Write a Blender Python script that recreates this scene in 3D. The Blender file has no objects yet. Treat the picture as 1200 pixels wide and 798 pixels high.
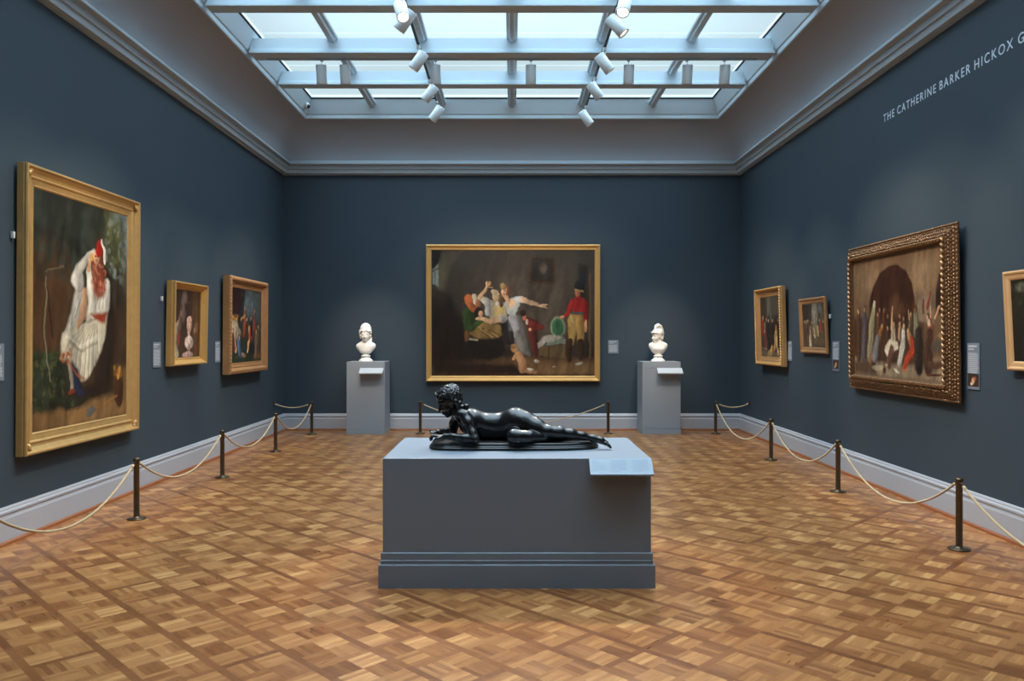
import bpy, bmesh, math, random
import numpy as np
from mathutils import Vector, Matrix, Euler

random.seed(7)
rng = np.random.default_rng(11)
scene = bpy.context.scene
COL = scene.collection
PI = math.pi

# ---------------------------------------------------------------- camera
EYE = 1.60
cam_data = bpy.data.cameras.new('camera')
cam_data.sensor_fit = 'HORIZONTAL'
cam_data.sensor_width = 36.0
cam_data.lens = 36.0 * 932.0 / 1200.0
cam_data.shift_y = -4.0 / 1200.0
cam_data.clip_start = 0.05
cam = bpy.data.objects.new('camera', cam_data)
cam.location = (0.0, 0.0, EYE)
cam.rotation_euler = (PI / 2, 0, 0)
COL.objects.link(cam)
scene.camera = cam

# ---------------------------------------------------------------- exposure, world, daylight
scene.view_settings.view_transform = 'Standard'
scene.view_settings.look = 'None'
scene.view_settings.gamma = 1.0
scene.view_settings.use_curve_mapping = False
scene.view_settings.exposure = 0.0

world = bpy.data.worlds.new('world')
scene.world = world
world.use_nodes = True
world.node_tree.nodes['Background'].inputs[0].default_value = (0.6, 0.8, 1.0, 1)
world.node_tree.nodes['Background'].inputs[1].default_value = 0.02

GLASS_GLOW = 0.36          # how bright the frosted panes look
GLASS_RGB = (0.80, 1.0, 1.06)
DAY_WATTS = 900.0         # overcast daylight falling through the laylight
DAY_SPREAD = 112.0
WARM = (1.0, 0.80, 0.60)
SPOT_K = 0.74               # common dimmer of the track lamps

# room, metres: camera at the origin looking along +Y
XW = 3.93                  # half width
YF = 13.70                 # far wall
YN = -3.0                  # wall behind the camera
ZC = 4.40                  # wall top, under the cornice
ZT = EYE + 3.01            # cornice top
SKX, SKY = 3.43, 13.20     # skylight rim
ZR = EYE + 3.64            # rim height and beam undersides
ZG = EYE + 3.94            # glass

def area(name, loc, sx, sy, watts, rgb, spread):
    d = bpy.data.lights.new(name, 'AREA')
    d.shape = 'RECTANGLE'; d.size = sx; d.size_y = sy
    d.energy = watts; d.color = rgb; d.spread = math.radians(spread)
    o = bpy.data.objects.new(name, d); o.location = loc
    COL.objects.link(o); return o
area('skylight_daylight', (0, 7.9, ZG + 0.35), 2 * SKX - 0.3, 10.4, DAY_WATTS, (0.74, 0.89, 1.0), DAY_SPREAD)

# ---------------------------------------------------------------- materials
def s2l(c):
    c = np.asarray(c, float)
    if c.max() > 1.0: c = c / 255.0
    return np.where(c <= 0.04045, c / 12.92, ((c + 0.055) / 1.055) ** 2.4)

def mat(name, rgb, rough=0.6, metal=0.0, spec=0.5, noise=0.0, nscale=8.0, bump=0.0, bscale=60.0, coat=0.0):
    m = bpy.data.materials.new(name); m.use_nodes = True
    nt = m.node_tree; b = nt.nodes['Principled BSDF']
    b.inputs['Base Color'].default_value = (*rgb, 1)
    b.inputs['Roughness'].default_value = rough
    b.inputs['Metallic'].default_value = metal
    b.inputs['Specular IOR Level'].default_value = spec
    b.inputs['Coat Weight'].default_value = coat
    tc = nt.nodes.new('ShaderNodeTexCoord')
    if noise > 0:
        n = nt.nodes.new('ShaderNodeTexNoise'); n.inputs['Scale'].default_value = nscale
        n.inputs['Detail'].default_value = 4
        nt.links.new(tc.outputs['Object'], n.inputs['Vector'])
        mr = nt.nodes.new('ShaderNodeMapRange')
        mr.inputs['To Min'].default_value = 1 - noise; mr.inputs['To Max'].default_value = 1 + noise
        nt.links.new(n.outputs['Fac'], mr.inputs['Value'])
        vm = nt.nodes.new('ShaderNodeVectorMath'); vm.operation = 'SCALE'
        vm.inputs[0].default_value = rgb
        nt.links.new(mr.outputs['Result'], vm.inputs['Scale'])
        nt.links.new(vm.outputs['Vector'], b.inputs['Base Color'])
    if bump > 0:
        n2 = nt.nodes.new('ShaderNodeTexNoise'); n2.inputs['Scale'].default_value = bscale
        n2.inputs['Detail'].default_value = 5
        nt.links.new(tc.outputs['Object'], n2.inputs['Vector'])
        bp = nt.nodes.new('ShaderNodeBump'); bp.inputs['Strength'].default_value = bump
        bp.inputs['Distance'].default_value = 0.01
        nt.links.new(n2.outputs['Fac'], bp.inputs['Height'])
        nt.links.new(bp.outputs['Normal'], b.inputs['Normal'])
    return m

def emis(name, rgb, strength):
    m = bpy.data.materials.new(name); m.use_nodes = True
    nt = m.node_tree; b = nt.nodes['Principled BSDF']
    b.inputs['Base Color'].default_value = (*rgb, 1)
    b.inputs['Emission Color'].default_value = (*rgb, 1)
    b.inputs['Emission Strength'].default_value = strength
    return m

M = {}
M['wall'] = mat('blue_wall_paint', (0.030, 0.047, 0.063), 0.62, noise=0.05, nscale=0.8, bump=0.06, bscale=140, spec=0.35)
M['cove'] = mat('cove_plaster', (0.34, 0.36, 0.39), 0.85, spec=0.2)
M['trim'] = mat('cornice_paint', (0.34, 0.39, 0.43), 0.5)
M['base'] = mat('baseboard_paint', (0.34, 0.345, 0.37), 0.42)
M['sky_frame'] = mat('skylight_frame_paint', (0.46, 0.55, 0.61), 0.5)
M['dark_gap'] = mat('dark_gap', (0.03, 0.025, 0.025), 0.8)
M['plinth'] = mat('grey_plinth_paint', (0.165, 0.195, 0.235), 0.42, bump=0.03, bscale=90)
M['plinth2'] = mat('pale_grey_plinth_paint', (0.270, 0.285, 0.305), 0.5)
M['bronze'] = mat('dark_bronze', (0.0085, 0.0078, 0.0080), 0.25, 0.0, 0.50, bump=0.07, bscale=45, coat=0.0)
M['bronze_base'] = mat('dark_bronze_slab', (0.012, 0.0115, 0.012), 0.42, 0.0, 0.45, bump=0.15, bscale=30)
M['marble'] = mat('white_marble', (0.84, 0.78, 0.70), 0.45, noise=0.04, nscale=9)
M['post'] = mat('bronze_post', (0.105, 0.075, 0.045), 0.34, 0.8)
M['rope'] = mat('cream_rope', (0.47, 0.345, 0.20), 0.8)
M['gold'] = mat('gilt_wood', (0.50, 0.31, 0.115), 0.38, 0.5, noise=0.18, nscale=14, bump=0.12, bscale=40)
M['gold_b'] = mat('bright_gilt_wood', (0.64, 0.37, 0.12), 0.34, 0.5, noise=0.10, nscale=10, bump=0.08, bscale=50)
M['gold_pale'] = mat('pale_gilt_wood', (0.50, 0.28, 0.115), 0.42, 0.4, noise=0.14, nscale=12, bump=0.10, bscale=50)
M['gold_red'] = mat('red_gilt_wood', (0.40, 0.205, 0.085), 0.42, 0.35, noise=0.2, nscale=14, bump=0.12, bscale=50)
M['gold_dark'] = mat('dark_carved_gilt', (0.12, 0.058, 0.026), 0.36, 0.45, noise=0.35, nscale=30, bump=0.5, bscale=70)
M['gold_orn'] = mat('carved_gilt_highlights', (0.26, 0.145, 0.068), 0.32, 0.6, noise=0.2, nscale=40)
M['bole'] = mat('frame_side_dark', (0.085, 0.052, 0.02), 0.6)
M['lamp'] = mat('white_lamp_paint', (0.60, 0.64, 0.66), 0.45)
M['lamp_in'] = mat('lamp_inner', (0.25, 0.24, 0.22), 0.4)
M['lens'] = emis('lamp_lens', (1.0, 0.82, 0.62), 2.2)
M['lens_hot'] = emis('lamp_lens_bright', (1.0, 0.82, 0.62), 9.0)
M['track'] = mat('black_track', (0.012, 0.012, 0.014), 0.5)
M['plate'] = mat('label_plate', (0.135, 0.165, 0.205), 0.35)
M['plate_text'] = mat('label_print', (0.42, 0.44, 0.48), 0.5)
M['sign'] = mat('reading_rail_panel', (0.17, 0.22, 0.27), 0.4)
M['sign_pale'] = mat('pale_reading_panel', (0.42, 0.42, 0.42), 0.5)
M['sign_print'] = mat('reading_rail_print', (0.155, 0.205, 0.275), 0.5)
M['letters'] = mat('pale_vinyl_letters', (0.62, 0.70, 0.80), 0.5)
M['shoe'] = mat('orange_oak_shoe_moulding', (0.22, 0.070, 0.022), 0.4)
M['sensor'] = mat('white_plastic', (0.5, 0.52, 0.54), 0.5)
M['lens_black'] = mat('black_glass', (0.01, 0.01, 0.012), 0.1)

def vcol_mat(name, rough=0.42):
    m = bpy.data.materials.new(name); m.use_nodes = True
    nt = m.node_tree; b = nt.nodes['Principled BSDF']
    a = nt.nodes.new('ShaderNodeAttribute'); a.attribute_name = 'paint'
    nt.links.new(a.outputs['Color'], b.inputs['Base Color'])
    b.inputs['Roughness'].default_value = rough
    b.inputs['Specular IOR Level'].default_value = 0.3
    return m
M['canvas'] = vcol_mat('oil_paint')

# small expression builder for shader maths
class X_:
    def __init__(s, nt, sock): s.nt, s.s = nt, sock
    def _op(s, op, o=None, c=None):
        n = s.nt.nodes.new('ShaderNodeMath'); n.operation = op
        for i, v in enumerate((s, o, c)):
            if v is None: continue
            if isinstance(v, X_): s.nt.links.new(v.s, n.inputs[i])
            else: n.inputs[i].default_value = v
        return X_(s.nt, n.outputs[0])
    def __add__(s, o): return s._op('ADD', o)
    def __sub__(s, o): return s._op('SUBTRACT', o)
    def __mul__(s, o): return s._op('MULTIPLY', o)
    def floor(s): return s._op('FLOOR')
    def fract(s): return s._op('FRACT')
    def abs(s): return s._op('ABSOLUTE')
    def lt(s, o): return s._op('LESS_THAN', o)
    def gt(s, o): return s._op('GREATER_THAN', o)
    def mod2(s): return ((s * 0.5).fract() * 2.0).gt(0.5)
    def mix(s, a, b): return a + (b - a) * s          # s: 0 -> a, 1 -> b

def floor_material():
    m = bpy.data.materials.new('oak_parquet'); m.use_nodes = True
    nt = m.node_tree; b = nt.nodes['Principled BSDF']; L = nt.links.new
    tc = nt.nodes.new('ShaderNodeTexCoord'); sp = nt.nodes.new('ShaderNodeSeparateXYZ')
    L(tc.outputs['Object'], sp.inputs[0])
    x, y = X_(nt, sp.outputs[0]), X_(nt, sp.outputs[1])
    r2 = math.sqrt(0.5); P = 0.328; W = 0.042 / P
    pu = ((x + y) * r2 - 2.043) * (1 / P) + 100.0 + W / 2
    pv = ((x - y) * r2 + 1.420) * (1 / P) + 100.0 + W / 2
    fu, fv = pu.fract(), pv.fract()
    su, sv = fu.lt(W), fv.lt(W)                      # strips
    bu = (fu - W) * (2 / (1 - W)); bv = (fv - W) * (2 / (1 - W))
    iu = pu.floor() * 2.0 + bu.floor(); iv = pv.floor() * 2.0 + bv.floor()
    par = (iu + iv).mod2()
    fing = (par.mix(bu.fract(), bv.fract()) * 5.0).floor()
    along = par.mix(bv.fract(), bu.fract())
    def comb(a, b_, c):
        n = nt.nodes.new('ShaderNodeCombineXYZ')
        for i, v in enumerate((a, b_, c)):
            if isinstance(v, X_): L(v.s, n.inputs[i])
            else: n.inputs[i].default_value = v
        return n.outputs[0]
    def white(v):
        n = nt.nodes.new('ShaderNodeTexWhiteNoise'); n.noise_dimensions = '3D'
        L(v, n.inputs[0]); return X_(nt, n.outputs[0])
    rb = white(comb(iu, iv, 0.5)); rf = white(comb(iu, iv, fing + 3.5))
    # grain along each finger
    gv = comb(par.mix(x + y, (x - y)) * 60.0, par.mix(x - y, x + y) * 6.0, rf * 40.0)
    gn = nt.nodes.new('ShaderNodeTexNoise'); gn.inputs['Scale'].default_value = 1.0; gn.inputs['Detail'].default_value = 3
    L(gv, gn.inputs['Vector'])
    grain = X_(nt, gn.outputs['Fac'])
    # strip boards
    useg = (pv * 1.0).floor(); vseg = (pu * 1.0).floor()
    rs = white(comb(su.mix(pv.floor(), pu.floor()), su.mix(pu.floor() + 71.0, pv.floor()), 9.5))
    big = nt.nodes.new('ShaderNodeTexNoise'); big.inputs['Scale'].default_value = 0.45; big.inputs['Detail'].default_value = 2
    L(tc.outputs['Object'], big.inputs['Vector'])
    tone = rb * 0.24 + rf * 0.30 + par * 0.19 + (grain - 0.5) * 0.50 + 0.14 + (X_(nt, big.outputs['Fac']) - 0.5) * 0.25  # par term paints the grain sheen into alternate blocks as a lighter tone
    tone_s = su.mix(rs * 0.50 + 0.18, rs * 0.22 + 0.16) + (grain - 0.5) * 0.30
    strip = (su + sv).gt(0.5)
    t = strip.mix(tone, tone_s)
    cr = nt.nodes.new('ShaderNodeValToRGB'); L(t.s, cr.inputs[0])
    e = cr.color_ramp.elements
    e[0].position = 0.0; e[0].color = (*FLOOR_C[0], 1)
    e[1].position = 1.0; e[1].color = (*FLOOR_C[3], 1)
    a = e.new(0.35); a.color = (*FLOOR_C[1], 1)
    a = e.new(0.68); a.color = (*FLOOR_C[2], 1)
    # inlaid dark line along the side walls
    line = ((x.abs() - 3.475).abs()).lt(0.010)
    mx = nt.nodes.new('ShaderNodeMix'); mx.data_type = 'RGBA'
    L((line * 0.6).s, mx.inputs[0]); L(cr.outputs[0], mx.inputs[6]); mx.inputs[7].default_value = (0.10, 0.045, 0.03, 1)
    L(mx.outputs[2], b.inputs['Base Color'])
    L((grain * 0.10 + 0.24 + rb * 0.05).s, b.inputs['Roughness'])
    b.inputs['Specular IOR Level'].default_value = 0.5
    # joints
    ed = (par.mix(bu.fract(), bv.fract()) * 5.0).fract()
    joint = ((ed - 0.5).abs()).lt(0.46)
    bp = nt.nodes.new('ShaderNodeBump'); bp.inputs['Strength'].default_value = 0.25; bp.inputs['Distance'].default_value = 0.002
    L((joint * 0.5 + grain * 0.5 + rf * 0.3).s, bp.inputs['Height']); L(bp.outputs[0], b.inputs['Normal'])
    return m
FLOOR_C = [(0.085, 0.023, 0.006), (0.205, 0.072, 0.020), (0.36, 0.158, 0.050), (0.60, 0.315, 0.115)]
M['floor'] = floor_material()

def pane_material():
    m = bpy.data.materials.new('frosted_laylight_glass'); m.use_nodes = True
    nt = m.node_tree; nt.nodes.remove(nt.nodes['Principled BSDF'])
    out = nt.nodes['Material Output']
    e = nt.nodes.new('ShaderNodeEmission'); e.inputs[0].default_value = (*GLASS_RGB, 1)
    e.inputs[1].default_value = GLASS_GLOW
    tc = nt.nodes.new('ShaderNodeTexCoord'); n = nt.nodes.new('ShaderNodeTexNoise'); n.inputs['Scale'].default_value = 0.5
    nt.links.new(tc.outputs['Object'], n.inputs['Vector'])
    mr = nt.nodes.new('ShaderNodeMapRange'); mr.inputs['To Min'].default_value = GLASS_GLOW * 0.85; mr.inputs['To Max'].default_value = GLASS_GLOW * 1.2
    nt.links.new(n.outputs['Fac'], mr.inputs['Value']); nt.links.new(mr.outputs[0], e.inputs[1])
    t = nt.nodes.new('ShaderNodeBsdfTransparent'); t.inputs[0].default_value = (0.92, 0.97, 1, 1)
    a = nt.nodes.new('ShaderNodeAddShader')
    nt.links.new(e.outputs[0], a.inputs[0]); nt.links.new(t.outputs[0], a.inputs[1])
    nt.links.new(a.outputs[0], out.inputs['Surface'])
    return m
M['pane'] = pane_material()

# ---------------------------------------------------------------- mesh helpers
def link(name, me, m=None, parent=None, loc=(0, 0, 0), rot=(0, 0, 0)):
    o = bpy.data.objects.new(name, me)
    if m is not None and me is not None: me.materials.append(m)
    o.location = loc; o.rotation_euler = rot
    if parent is not None: o.parent = parent
    COL.objects.link(o); return o

def tag(o, label=None, cat=None, group=None, kind=None):
    if label: o['label'] = label
    if cat: o['category'] = cat
    if group: o['group'] = group
    if kind: o['kind'] = kind
    return o

def empty(name, loc=(0, 0, 0), rot=(0, 0, 0)):
    o = bpy.data.objects.new(name, None); o.location = loc; o.rotation_euler = rot
    o.empty_display_size = 0.1
    COL.objects.link(o); return o

class MB:
    """collects geometry, then builds one mesh object"""
    def __init__(s): s.v, s.f, s.n = [], [], 0; s.sm = []
    def add(s, v, f, smooth=False):
        v = np.asarray(v, float).reshape(-1, 3)
        s.v.append(v); s.f += [tuple(int(i) + s.n for i in q) for q in f]; s.sm += [smooth] * len(f)
        s.n += len(v); return s
    def box(s, x0, x1, y0, y1, z0, z1):
        v = [(x, y, z) for z in (z0, z1) for y in (y0, y1) for x in (x0, x1)]
        return s.add(v, [(0, 2, 3, 1), (4, 5, 7, 6), (0, 1, 5, 4), (2, 6, 7, 3), (0, 4, 6, 2), (1, 3, 7, 5)])
    def cbox(s, x0, x1, y0, y1, z0, z1, c=0.004):
        """box with its edges chamfered"""
        bm = bmesh.new(); bmesh.ops.create_cube(bm, size=1)
        for v in bm.verts:
            v.co = Vector(((x0 + x1) / 2 + v.co.x * (x1 - x0), (y0 + y1) / 2 + v.co.y * (y1 - y0), (z0 + z1) / 2 + v.co.z * (z1 - z0)))
        bmesh.ops.bevel(bm, geom=bm.edges[:], offset=c, segments=2, affect='EDGES', profile=0.6)
        bm.verts.ensure_lookup_table(); bm.verts.index_update()
        s.add([tuple(v.co) for v in bm.verts], [[v.index for v in f.verts] for f in bm.faces]); bm.free(); return s
    def lathe(s, prof, n=32, c=(0, 0, 0), smooth=True):
        """prof: list of (r, z); closed at both ends"""
        v = [(c[0] + r * math.cos(2 * PI * k / n), c[1] + r * math.sin(2 * PI * k / n), c[2] + z) for r, z in prof for k in range(n)]
        f = [(i * n + k, i * n + (k + 1) % n, (i + 1) * n + (k + 1) % n, (i + 1) * n + k) for i in range(len(prof) - 1) for k in range(n)]
        f.append(tuple(range(n))[::-1]); f.append(tuple((len(prof) - 1) * n + k for k in range(n)))
        return s.add(v, f, smooth)
    def tube(s, pts, r, n=8, smooth=True):
        pts = [Vector(p) for p in pts]; rr = r if hasattr(r, '__len__') else [r] * len(pts)
        V = []; up = None
        for i, p in enumerate(pts):
            t = (pts[min(i + 1, len(pts) - 1)] - pts[max(i - 1, 0)]).normalized()
            if up is None: up = Vector((0, 0, 1)) if abs(t.z) < 0.9 else Vector((1, 0, 0))
            a = (up - t * up.dot(t)).normalized(); up = a; b = t.cross(a)
            V += [tuple(p + (a * math.cos(2 * PI * k / n) + b * math.sin(2 * PI * k / n)) * rr[i]) for k in range(n)]
        m = len(pts)
        f = [(i * n + k, i * n + (k + 1) % n, (i + 1) * n + (k + 1) % n, (i + 1) * n + k) for i in range(m - 1) for k in range(n)]
        f.append(tuple(range(n))[::-1]); f.append(tuple((m - 1) * n + k for k in range(n)))
        return s.add(V, f, smooth)
    def ell(s, c, r, nu=10, nv=7, rot=None):
        V = []
        for j in range(nv + 1):
            th = PI * j / nv
            for k in range(nu):
                p = Vector((r[0] * math.sin(th) * math.cos(2 * PI * k / nu), r[1] * math.sin(th) * math.sin(2 * PI * k / nu), r[2] * math.cos(th)))
                if rot is not None: p = rot @ p
                V.append((c[0] + p.x, c[1] + p.y, c[2] + p.z))
        f = [(j * nu + k, (j + 1) * nu + k, (j + 1) * nu + (k + 1) % nu, j * nu + (k + 1) % nu) for j in range(nv) for k in range(nu)]
        return s.add(V, f, True)
    def prism(s, poly, a0, a1, axis):
        """poly swept along an axis ('x' or 'y'); poly gives the two other coordinates"""
        n = len(poly)
        mk = (lambda p, a: (a, p[0], p[1])) if axis == 'x' else (lambda p, a: (p[0], a, p[1]))
        v = [mk(p, a0) for p in poly] + [mk(p, a1) for p in poly]
        f = [(i, (i + 1) % n, n + (i + 1) % n, n + i) for i in range(n)] + [tuple(range(n))[::-1], tuple(range(n, 2 * n))]
        return s.add(v, f)
    def mesh(s, name):
        me = bpy.data.meshes.new(name)
        me.from_pydata(np.concatenate(s.v).tolist(), [], s.f)
        me.polygons.foreach_set('use_smooth', s.sm); me.update()
        bm = bmesh.new(); bm.from_mesh(me); bmesh.ops.recalc_face_normals(bm, faces=bm.faces[:]); bm.to_mesh(me); bm.free()
        return me
    def build(s, name, m, parent=None, loc=(0, 0, 0), rot=(0, 0, 0)):
        return link(name, s.mesh(name), m, parent, loc, rot)

# ---------------------------------------------------------------- sculpting: smooth union of tapered limbs, meshed by surface nets
class Sculpt:
    def __init__(s, lo, hi, h):
        s.lo, s.h = np.array(lo, float), h
        s.n = np.ceil((np.array(hi) - s.lo) / h).astype(int) + 1
        s.F = np.full(s.n, 1.0, np.float32)
    def _win(s, lo, hi, pad):
        a = np.clip(np.floor((np.array(lo) - pad - s.lo) / s.h).astype(int), 0, s.n)
        b = np.clip(np.ceil((np.array(hi) + pad - s.lo) / s.h).astype(int) + 1, 0, s.n)
        sl = tuple(slice(i, j) for i, j in zip(a, b))
        g = np.meshgrid(*[s.lo[k] + s.h * np.arange(a[k], b[k]) for k in range(3)], indexing='ij')
        return sl, np.stack(g, -1)
    def _put(s, sl, d, k, sub):
        A = s.F[sl]
        if A.size == 0: return
        if sub:
            d = -d; h = np.clip(k - np.abs(A - d), 0, None) / k
            s.F[sl] = np.maximum(A, d) + h * h * k * 0.25
        else:
            h = np.clip(k - np.abs(A - d), 0, None) / k
            s.F[sl] = np.minimum(A, d) - h * h * k * 0.25
    def limb(s, a, b, ra, rb, k=0.02, sub=False):
        a, b = np.array(a, float), np.array(b, float); R = max(ra, rb)
        sl, P = s._win(np.minimum(a, b), np.maximum(a, b), R + k * 1.5)
        ab = b - a; t = np.clip(((P - a) @ ab) / max(ab @ ab, 1e-9), 0, 1)
        d = np.linalg.norm(P - a - t[..., None] * ab, axis=-1) - (ra + (rb - ra) * t)
        s._put(sl, d.astype(np.float32), k, sub); return s
    def chain(s, pts, k=0.02):
        for p, q in zip(pts[:-1], pts[1:]): s.limb(p[:3], q[:3], p[3], q[3], k)
        return s
    def ell(s, c, r, rot=(0, 0, 0), k=0.02, sub=False):
        c, r = np.array(c, float), np.array(r, float); R = r.max()
        sl, P = s._win(c, c, R + k * 1.5)
        Rm = np.array(Euler(rot).to_matrix()); q = (P - c) @ Rm
        k0 = np.linalg.norm(q / r, axis=-1); k1 = np.linalg.norm(q / (r * r), axis=-1) + 1e-9
        s._put(sl, (k0 * (k0 - 1) / k1).astype(np.float32), k, sub); return s
    def mesh(s, name, smooth_iter=1):
        F = s.F; n = s.n; h = s.h
        F[0] = F[-1] = 1; F[:, 0] = F[:, -1] = 1; F[:, :, 0] = F[:, :, -1] = 1
        S = F < 0
        c = [(i, j, k) for i in (0, 1) for j in (0, 1) for k in (0, 1)]
        def corner(A, o): return A[o[0]:n[0] - 1 + o[0], o[1]:n[1] - 1 + o[1], o[2]:n[2] - 1 + o[2]]
        cnt = sum(corner(S, o).astype(np.int8) for o in c)
        act = (cnt > 0) & (cnt < 8)
        ids = np.full(act.shape, -1, np.int64); idx = np.argwhere(act); ids[act] = np.arange(len(idx))
        acc = np.zeros((len(idx), 3)); w = np.zeros(len(idx))
        for o1 in c:
            for ax in range(3):
                if o1[ax]: continue
                o2 = list(o1); o2[ax] = 1
                f1 = F[tuple((idx + o1).T)]; f2 = F[tuple((idx + o2).T)]
                m = (f1 < 0) != (f2 < 0); t = f1[m] / (f1[m] - f2[m])
                p = np.tile(np.array(o1, float), (m.sum(), 1)); p[:, ax] = t
                acc[m] += p; w[m] += 1
        V = s.lo + h * (idx + acc / w[:, None])
        Q = []
        for ax in range(3):
            b, d = [a for a in range(3) if a != ax]
            a0 = [slice(1, n[i] - 1) for i in range(3)]; a1 = list(a0)
            a0[ax] = slice(0, n[ax] - 1); a1[ax] = slice(1, n[ax])
            s0, s1 = S[tuple(a0)], S[tuple(a1)]
            e = np.argwhere(s0 != s1); off = np.array([1, 1, 1]); off[ax] = 0; e = e + off
            flip = S[tuple(e.T)]
            qs = []
            for db, dd in ((0, 0), (1, 0), (1, 1), (0, 1)):
                q = e.copy(); q[:, b] -= db; q[:, d] -= dd; qs.append(ids[tuple(q.T)])
            q = np.stack(qs, 1)
            if ax == 1: flip = ~flip
            q[flip] = q[flip][:, ::-1]
            Q.append(q)
        Q = np.concatenate(Q); Q = Q[(Q >= 0).all(1)]
        for _ in range(smooth_iter):
            A = np.zeros_like(V); C = np.zeros(len(V))
            for i in range(4):
                np.add.at(A, Q[:, i], V[Q[:, (i + 1) % 4]]); np.add.at(C, Q[:, i], 1)
                np.add.at(A, Q[:, i], V[Q[:, (i - 1) % 4]]); np.add.at(C, Q[:, i], 1)
            V = V * 0.4 + 0.6 * A / np.maximum(C, 1)[:, None]
        me = bpy.data.meshes.new(name); me.from_pydata(V.tolist(), [], Q.tolist())
        me.polygons.foreach_set('use_smooth', [True] * len(Q)); me.update()
        bm = bmesh.new(); bm.from_mesh(me); bmesh.ops.recalc_face_normals(bm, faces=bm.faces[:]); bm.to_mesh(me); bm.free()
        return me
# ---------------------------------------------------------------- the room
def struct(o, label=None): o['kind'] = 'structure'; return o
T = 0.15
struct(MB().box(-XW - T, XW + T, YN - T, YF + T, -0.2, 0.0).build('floor', M['floor']))
struct(MB().box(-XW - T, -XW, YN - T, YF + T, 0, ZT + 0.1).build('wall_left', M['wall']))
struct(MB().box(XW, XW + T, YN - T, YF + T, 0, ZT + 0.1).build('wall_right', M['wall']))
struct(MB().box(-XW - T, XW + T, YF, YF + T, 0, ZT + 0.1).build('wall_far', M['wall']))
struct(MB().box(-XW - T, XW + T, YN - T, YN, 0, ZT + 0.1).build('wall_near', M['wall']))

def ring(name, prof, m, smooth=False, y_near=YN):
    """prof: (inset from wall, z) swept round the room with mitred corners"""
    b = MB(); V = []; n = len(prof)
    for (sx, sy) in ((-1, 1), (1, 1), (1, -1), (-1, -1)):
        for u, z in prof:
            V.append((sx * (XW - u), (YF - u) if sy > 0 else (y_near + u), z))
    F = []
    for c in range(4):
        d = (c + 1) % 4
        F += [(c * n + i, c * n + i + 1, d * n + i + 1, d * n + i) for i in range(n - 1)]
    b.add(V, F, smooth)
    me = b.mesh(name)
    return link(name, me, m)

# baseboard and shoe moulding
bb = [(0.0, 0.285), (0.012, 0.285), (0.020, 0.272), (0.020, 0.262), (0.030, 0.250), (0.030, 0.235), (0.022, 0.225), (0.026, 0.205),
      (0.030, 0.195), (0.030, 0.0), (0.0, 0.0)]
struct(ring('baseboard_room', bb, M['base']))
struct(ring('trim_1', [(0.028, 0.028), (0.040, 0.026), (0.050, 0.018), (0.054, 0.0), (0.028, 0.0)], M['shoe']))
# cornice
co = [(0.0, 4.385), (0.018, 4.385), (0.018, 4.400), (0.070, 4.407), (0.072, 4.416), (0.080, 4.470), (0.098, 4.473), (0.104, 4.530), (0.108, 4.535),
      (0.158, 4.546), (0.160, 4.551), (0.160, 4.566), (0.120, 4.610), (0.085, 4.622), (0.0, 4.622)]
struct(ring('trim_2', co, M['trim']))
# cove: plaster curve up to the rim of the skylight
cv = [(0.085, 4.60)]
for i in range(15):
    t = PI / 2 * i / 14
    cv.append((0.085 + 0.415 * (1 - math.cos(t)), 4.61 + (ZR - 4.61) * math.sin(t)))
cv += [(0.500, ZR + 0.10), (0.0, ZR + 0.45), (-0.1, ZR + 0.45)]
cme = ring('ceiling', cv[:16], M['cove'], smooth=True)
struct(cme)

# skylight: sloping fascia, beams, mullions, panes
NY = YN + 0.5
root = empty('window_1', (0, 0, ZR)); root['kind'] = 'structure'
def Lz(z): return z - ZR
fas = [(0.488, 0.0), (0.488, -0.018), (0.512, -0.018), (0.518, 0.0), (0.520, 0.045), (0.535, 0.052), (0.625, 0.262), (0.640, 0.300), (0.640, 0.34), (0.44, 0.36), (0.44, 0.0)]
o = ring('fascia', [(u, z) for u, z in fas], M['sky_frame']); o.parent = root
gap = ring('shadow_gap', [(0.626, 0.268), (0.650, 0.283), (0.640, 0.30), (0.61, 0.29)], M['dark_gap']); gap.parent = root
def beam_prof(hw):
    return [(-hw, 0.0), (hw, 0.0), (hw, 0.022), (hw - 0.025, 0.030), (hw - 0.025, 0.052), (hw - 0.05, 0.062), (hw - 0.05, 0.205), (-hw + 0.05, 0.205),
            (-hw + 0.05, 0.062), (-hw + 0.025, 0.052), (-hw + 0.025, 0.030), (-hw, 0.022)]
BEAMS = [(8.83, 0.10), (10.32, 0.14), (11.55, 0.10), (7.38, 0.14), (6.10, 0.10), (4.65, 0.14), (3.2, 0.10), (1.75, 0.14), (0.4, 0.10), (-0.9, 0.14)]
for yb, hw in BEAMS:
    MB().prism([(yb + p, z) for p, z in beam_prof(hw)], -SKX + 0.06, SKX - 0.06, 'x').build('beam', M['sky_frame'], root)
for k in (-2, -1, 0, 1, 2):
    xm = k * 1.155
    pr = [(-0.028, 0.150), (0.028, 0.150), (0.034, 0.165), (0.034, 0.180), (0.066, 0.192), (0.072, 0.21), (0.072, 0.225), (0.030, 0.24), (0.030, 0.30),
          (-0.030, 0.30), (-0.030, 0.24), (-0.072, 0.225), (-0.072, 0.21), (-0.066, 0.192), (-0.034, 0.180), (-0.034, 0.165)]
    MB().prism([(xm + p, z) for p, z in pr], NY + 0.1, SKY - 0.02, 'y').build('mullion', M['sky_frame'], root)
ys = sorted([b[0] for b in BEAMS] + [NY + 0.1, SKY - 0.08])
xs = [-SKX + 0.12, -2.31, -1.155, 0, 1.155, 2.31, SKX - 0.12]
for j in range(len(ys) - 1):
    for i in range(6):
        MB().box(xs[i], xs[i + 1], ys[j], ys[j + 1], 0.300, 0.308).build('pane', M['pane'], root)
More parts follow.
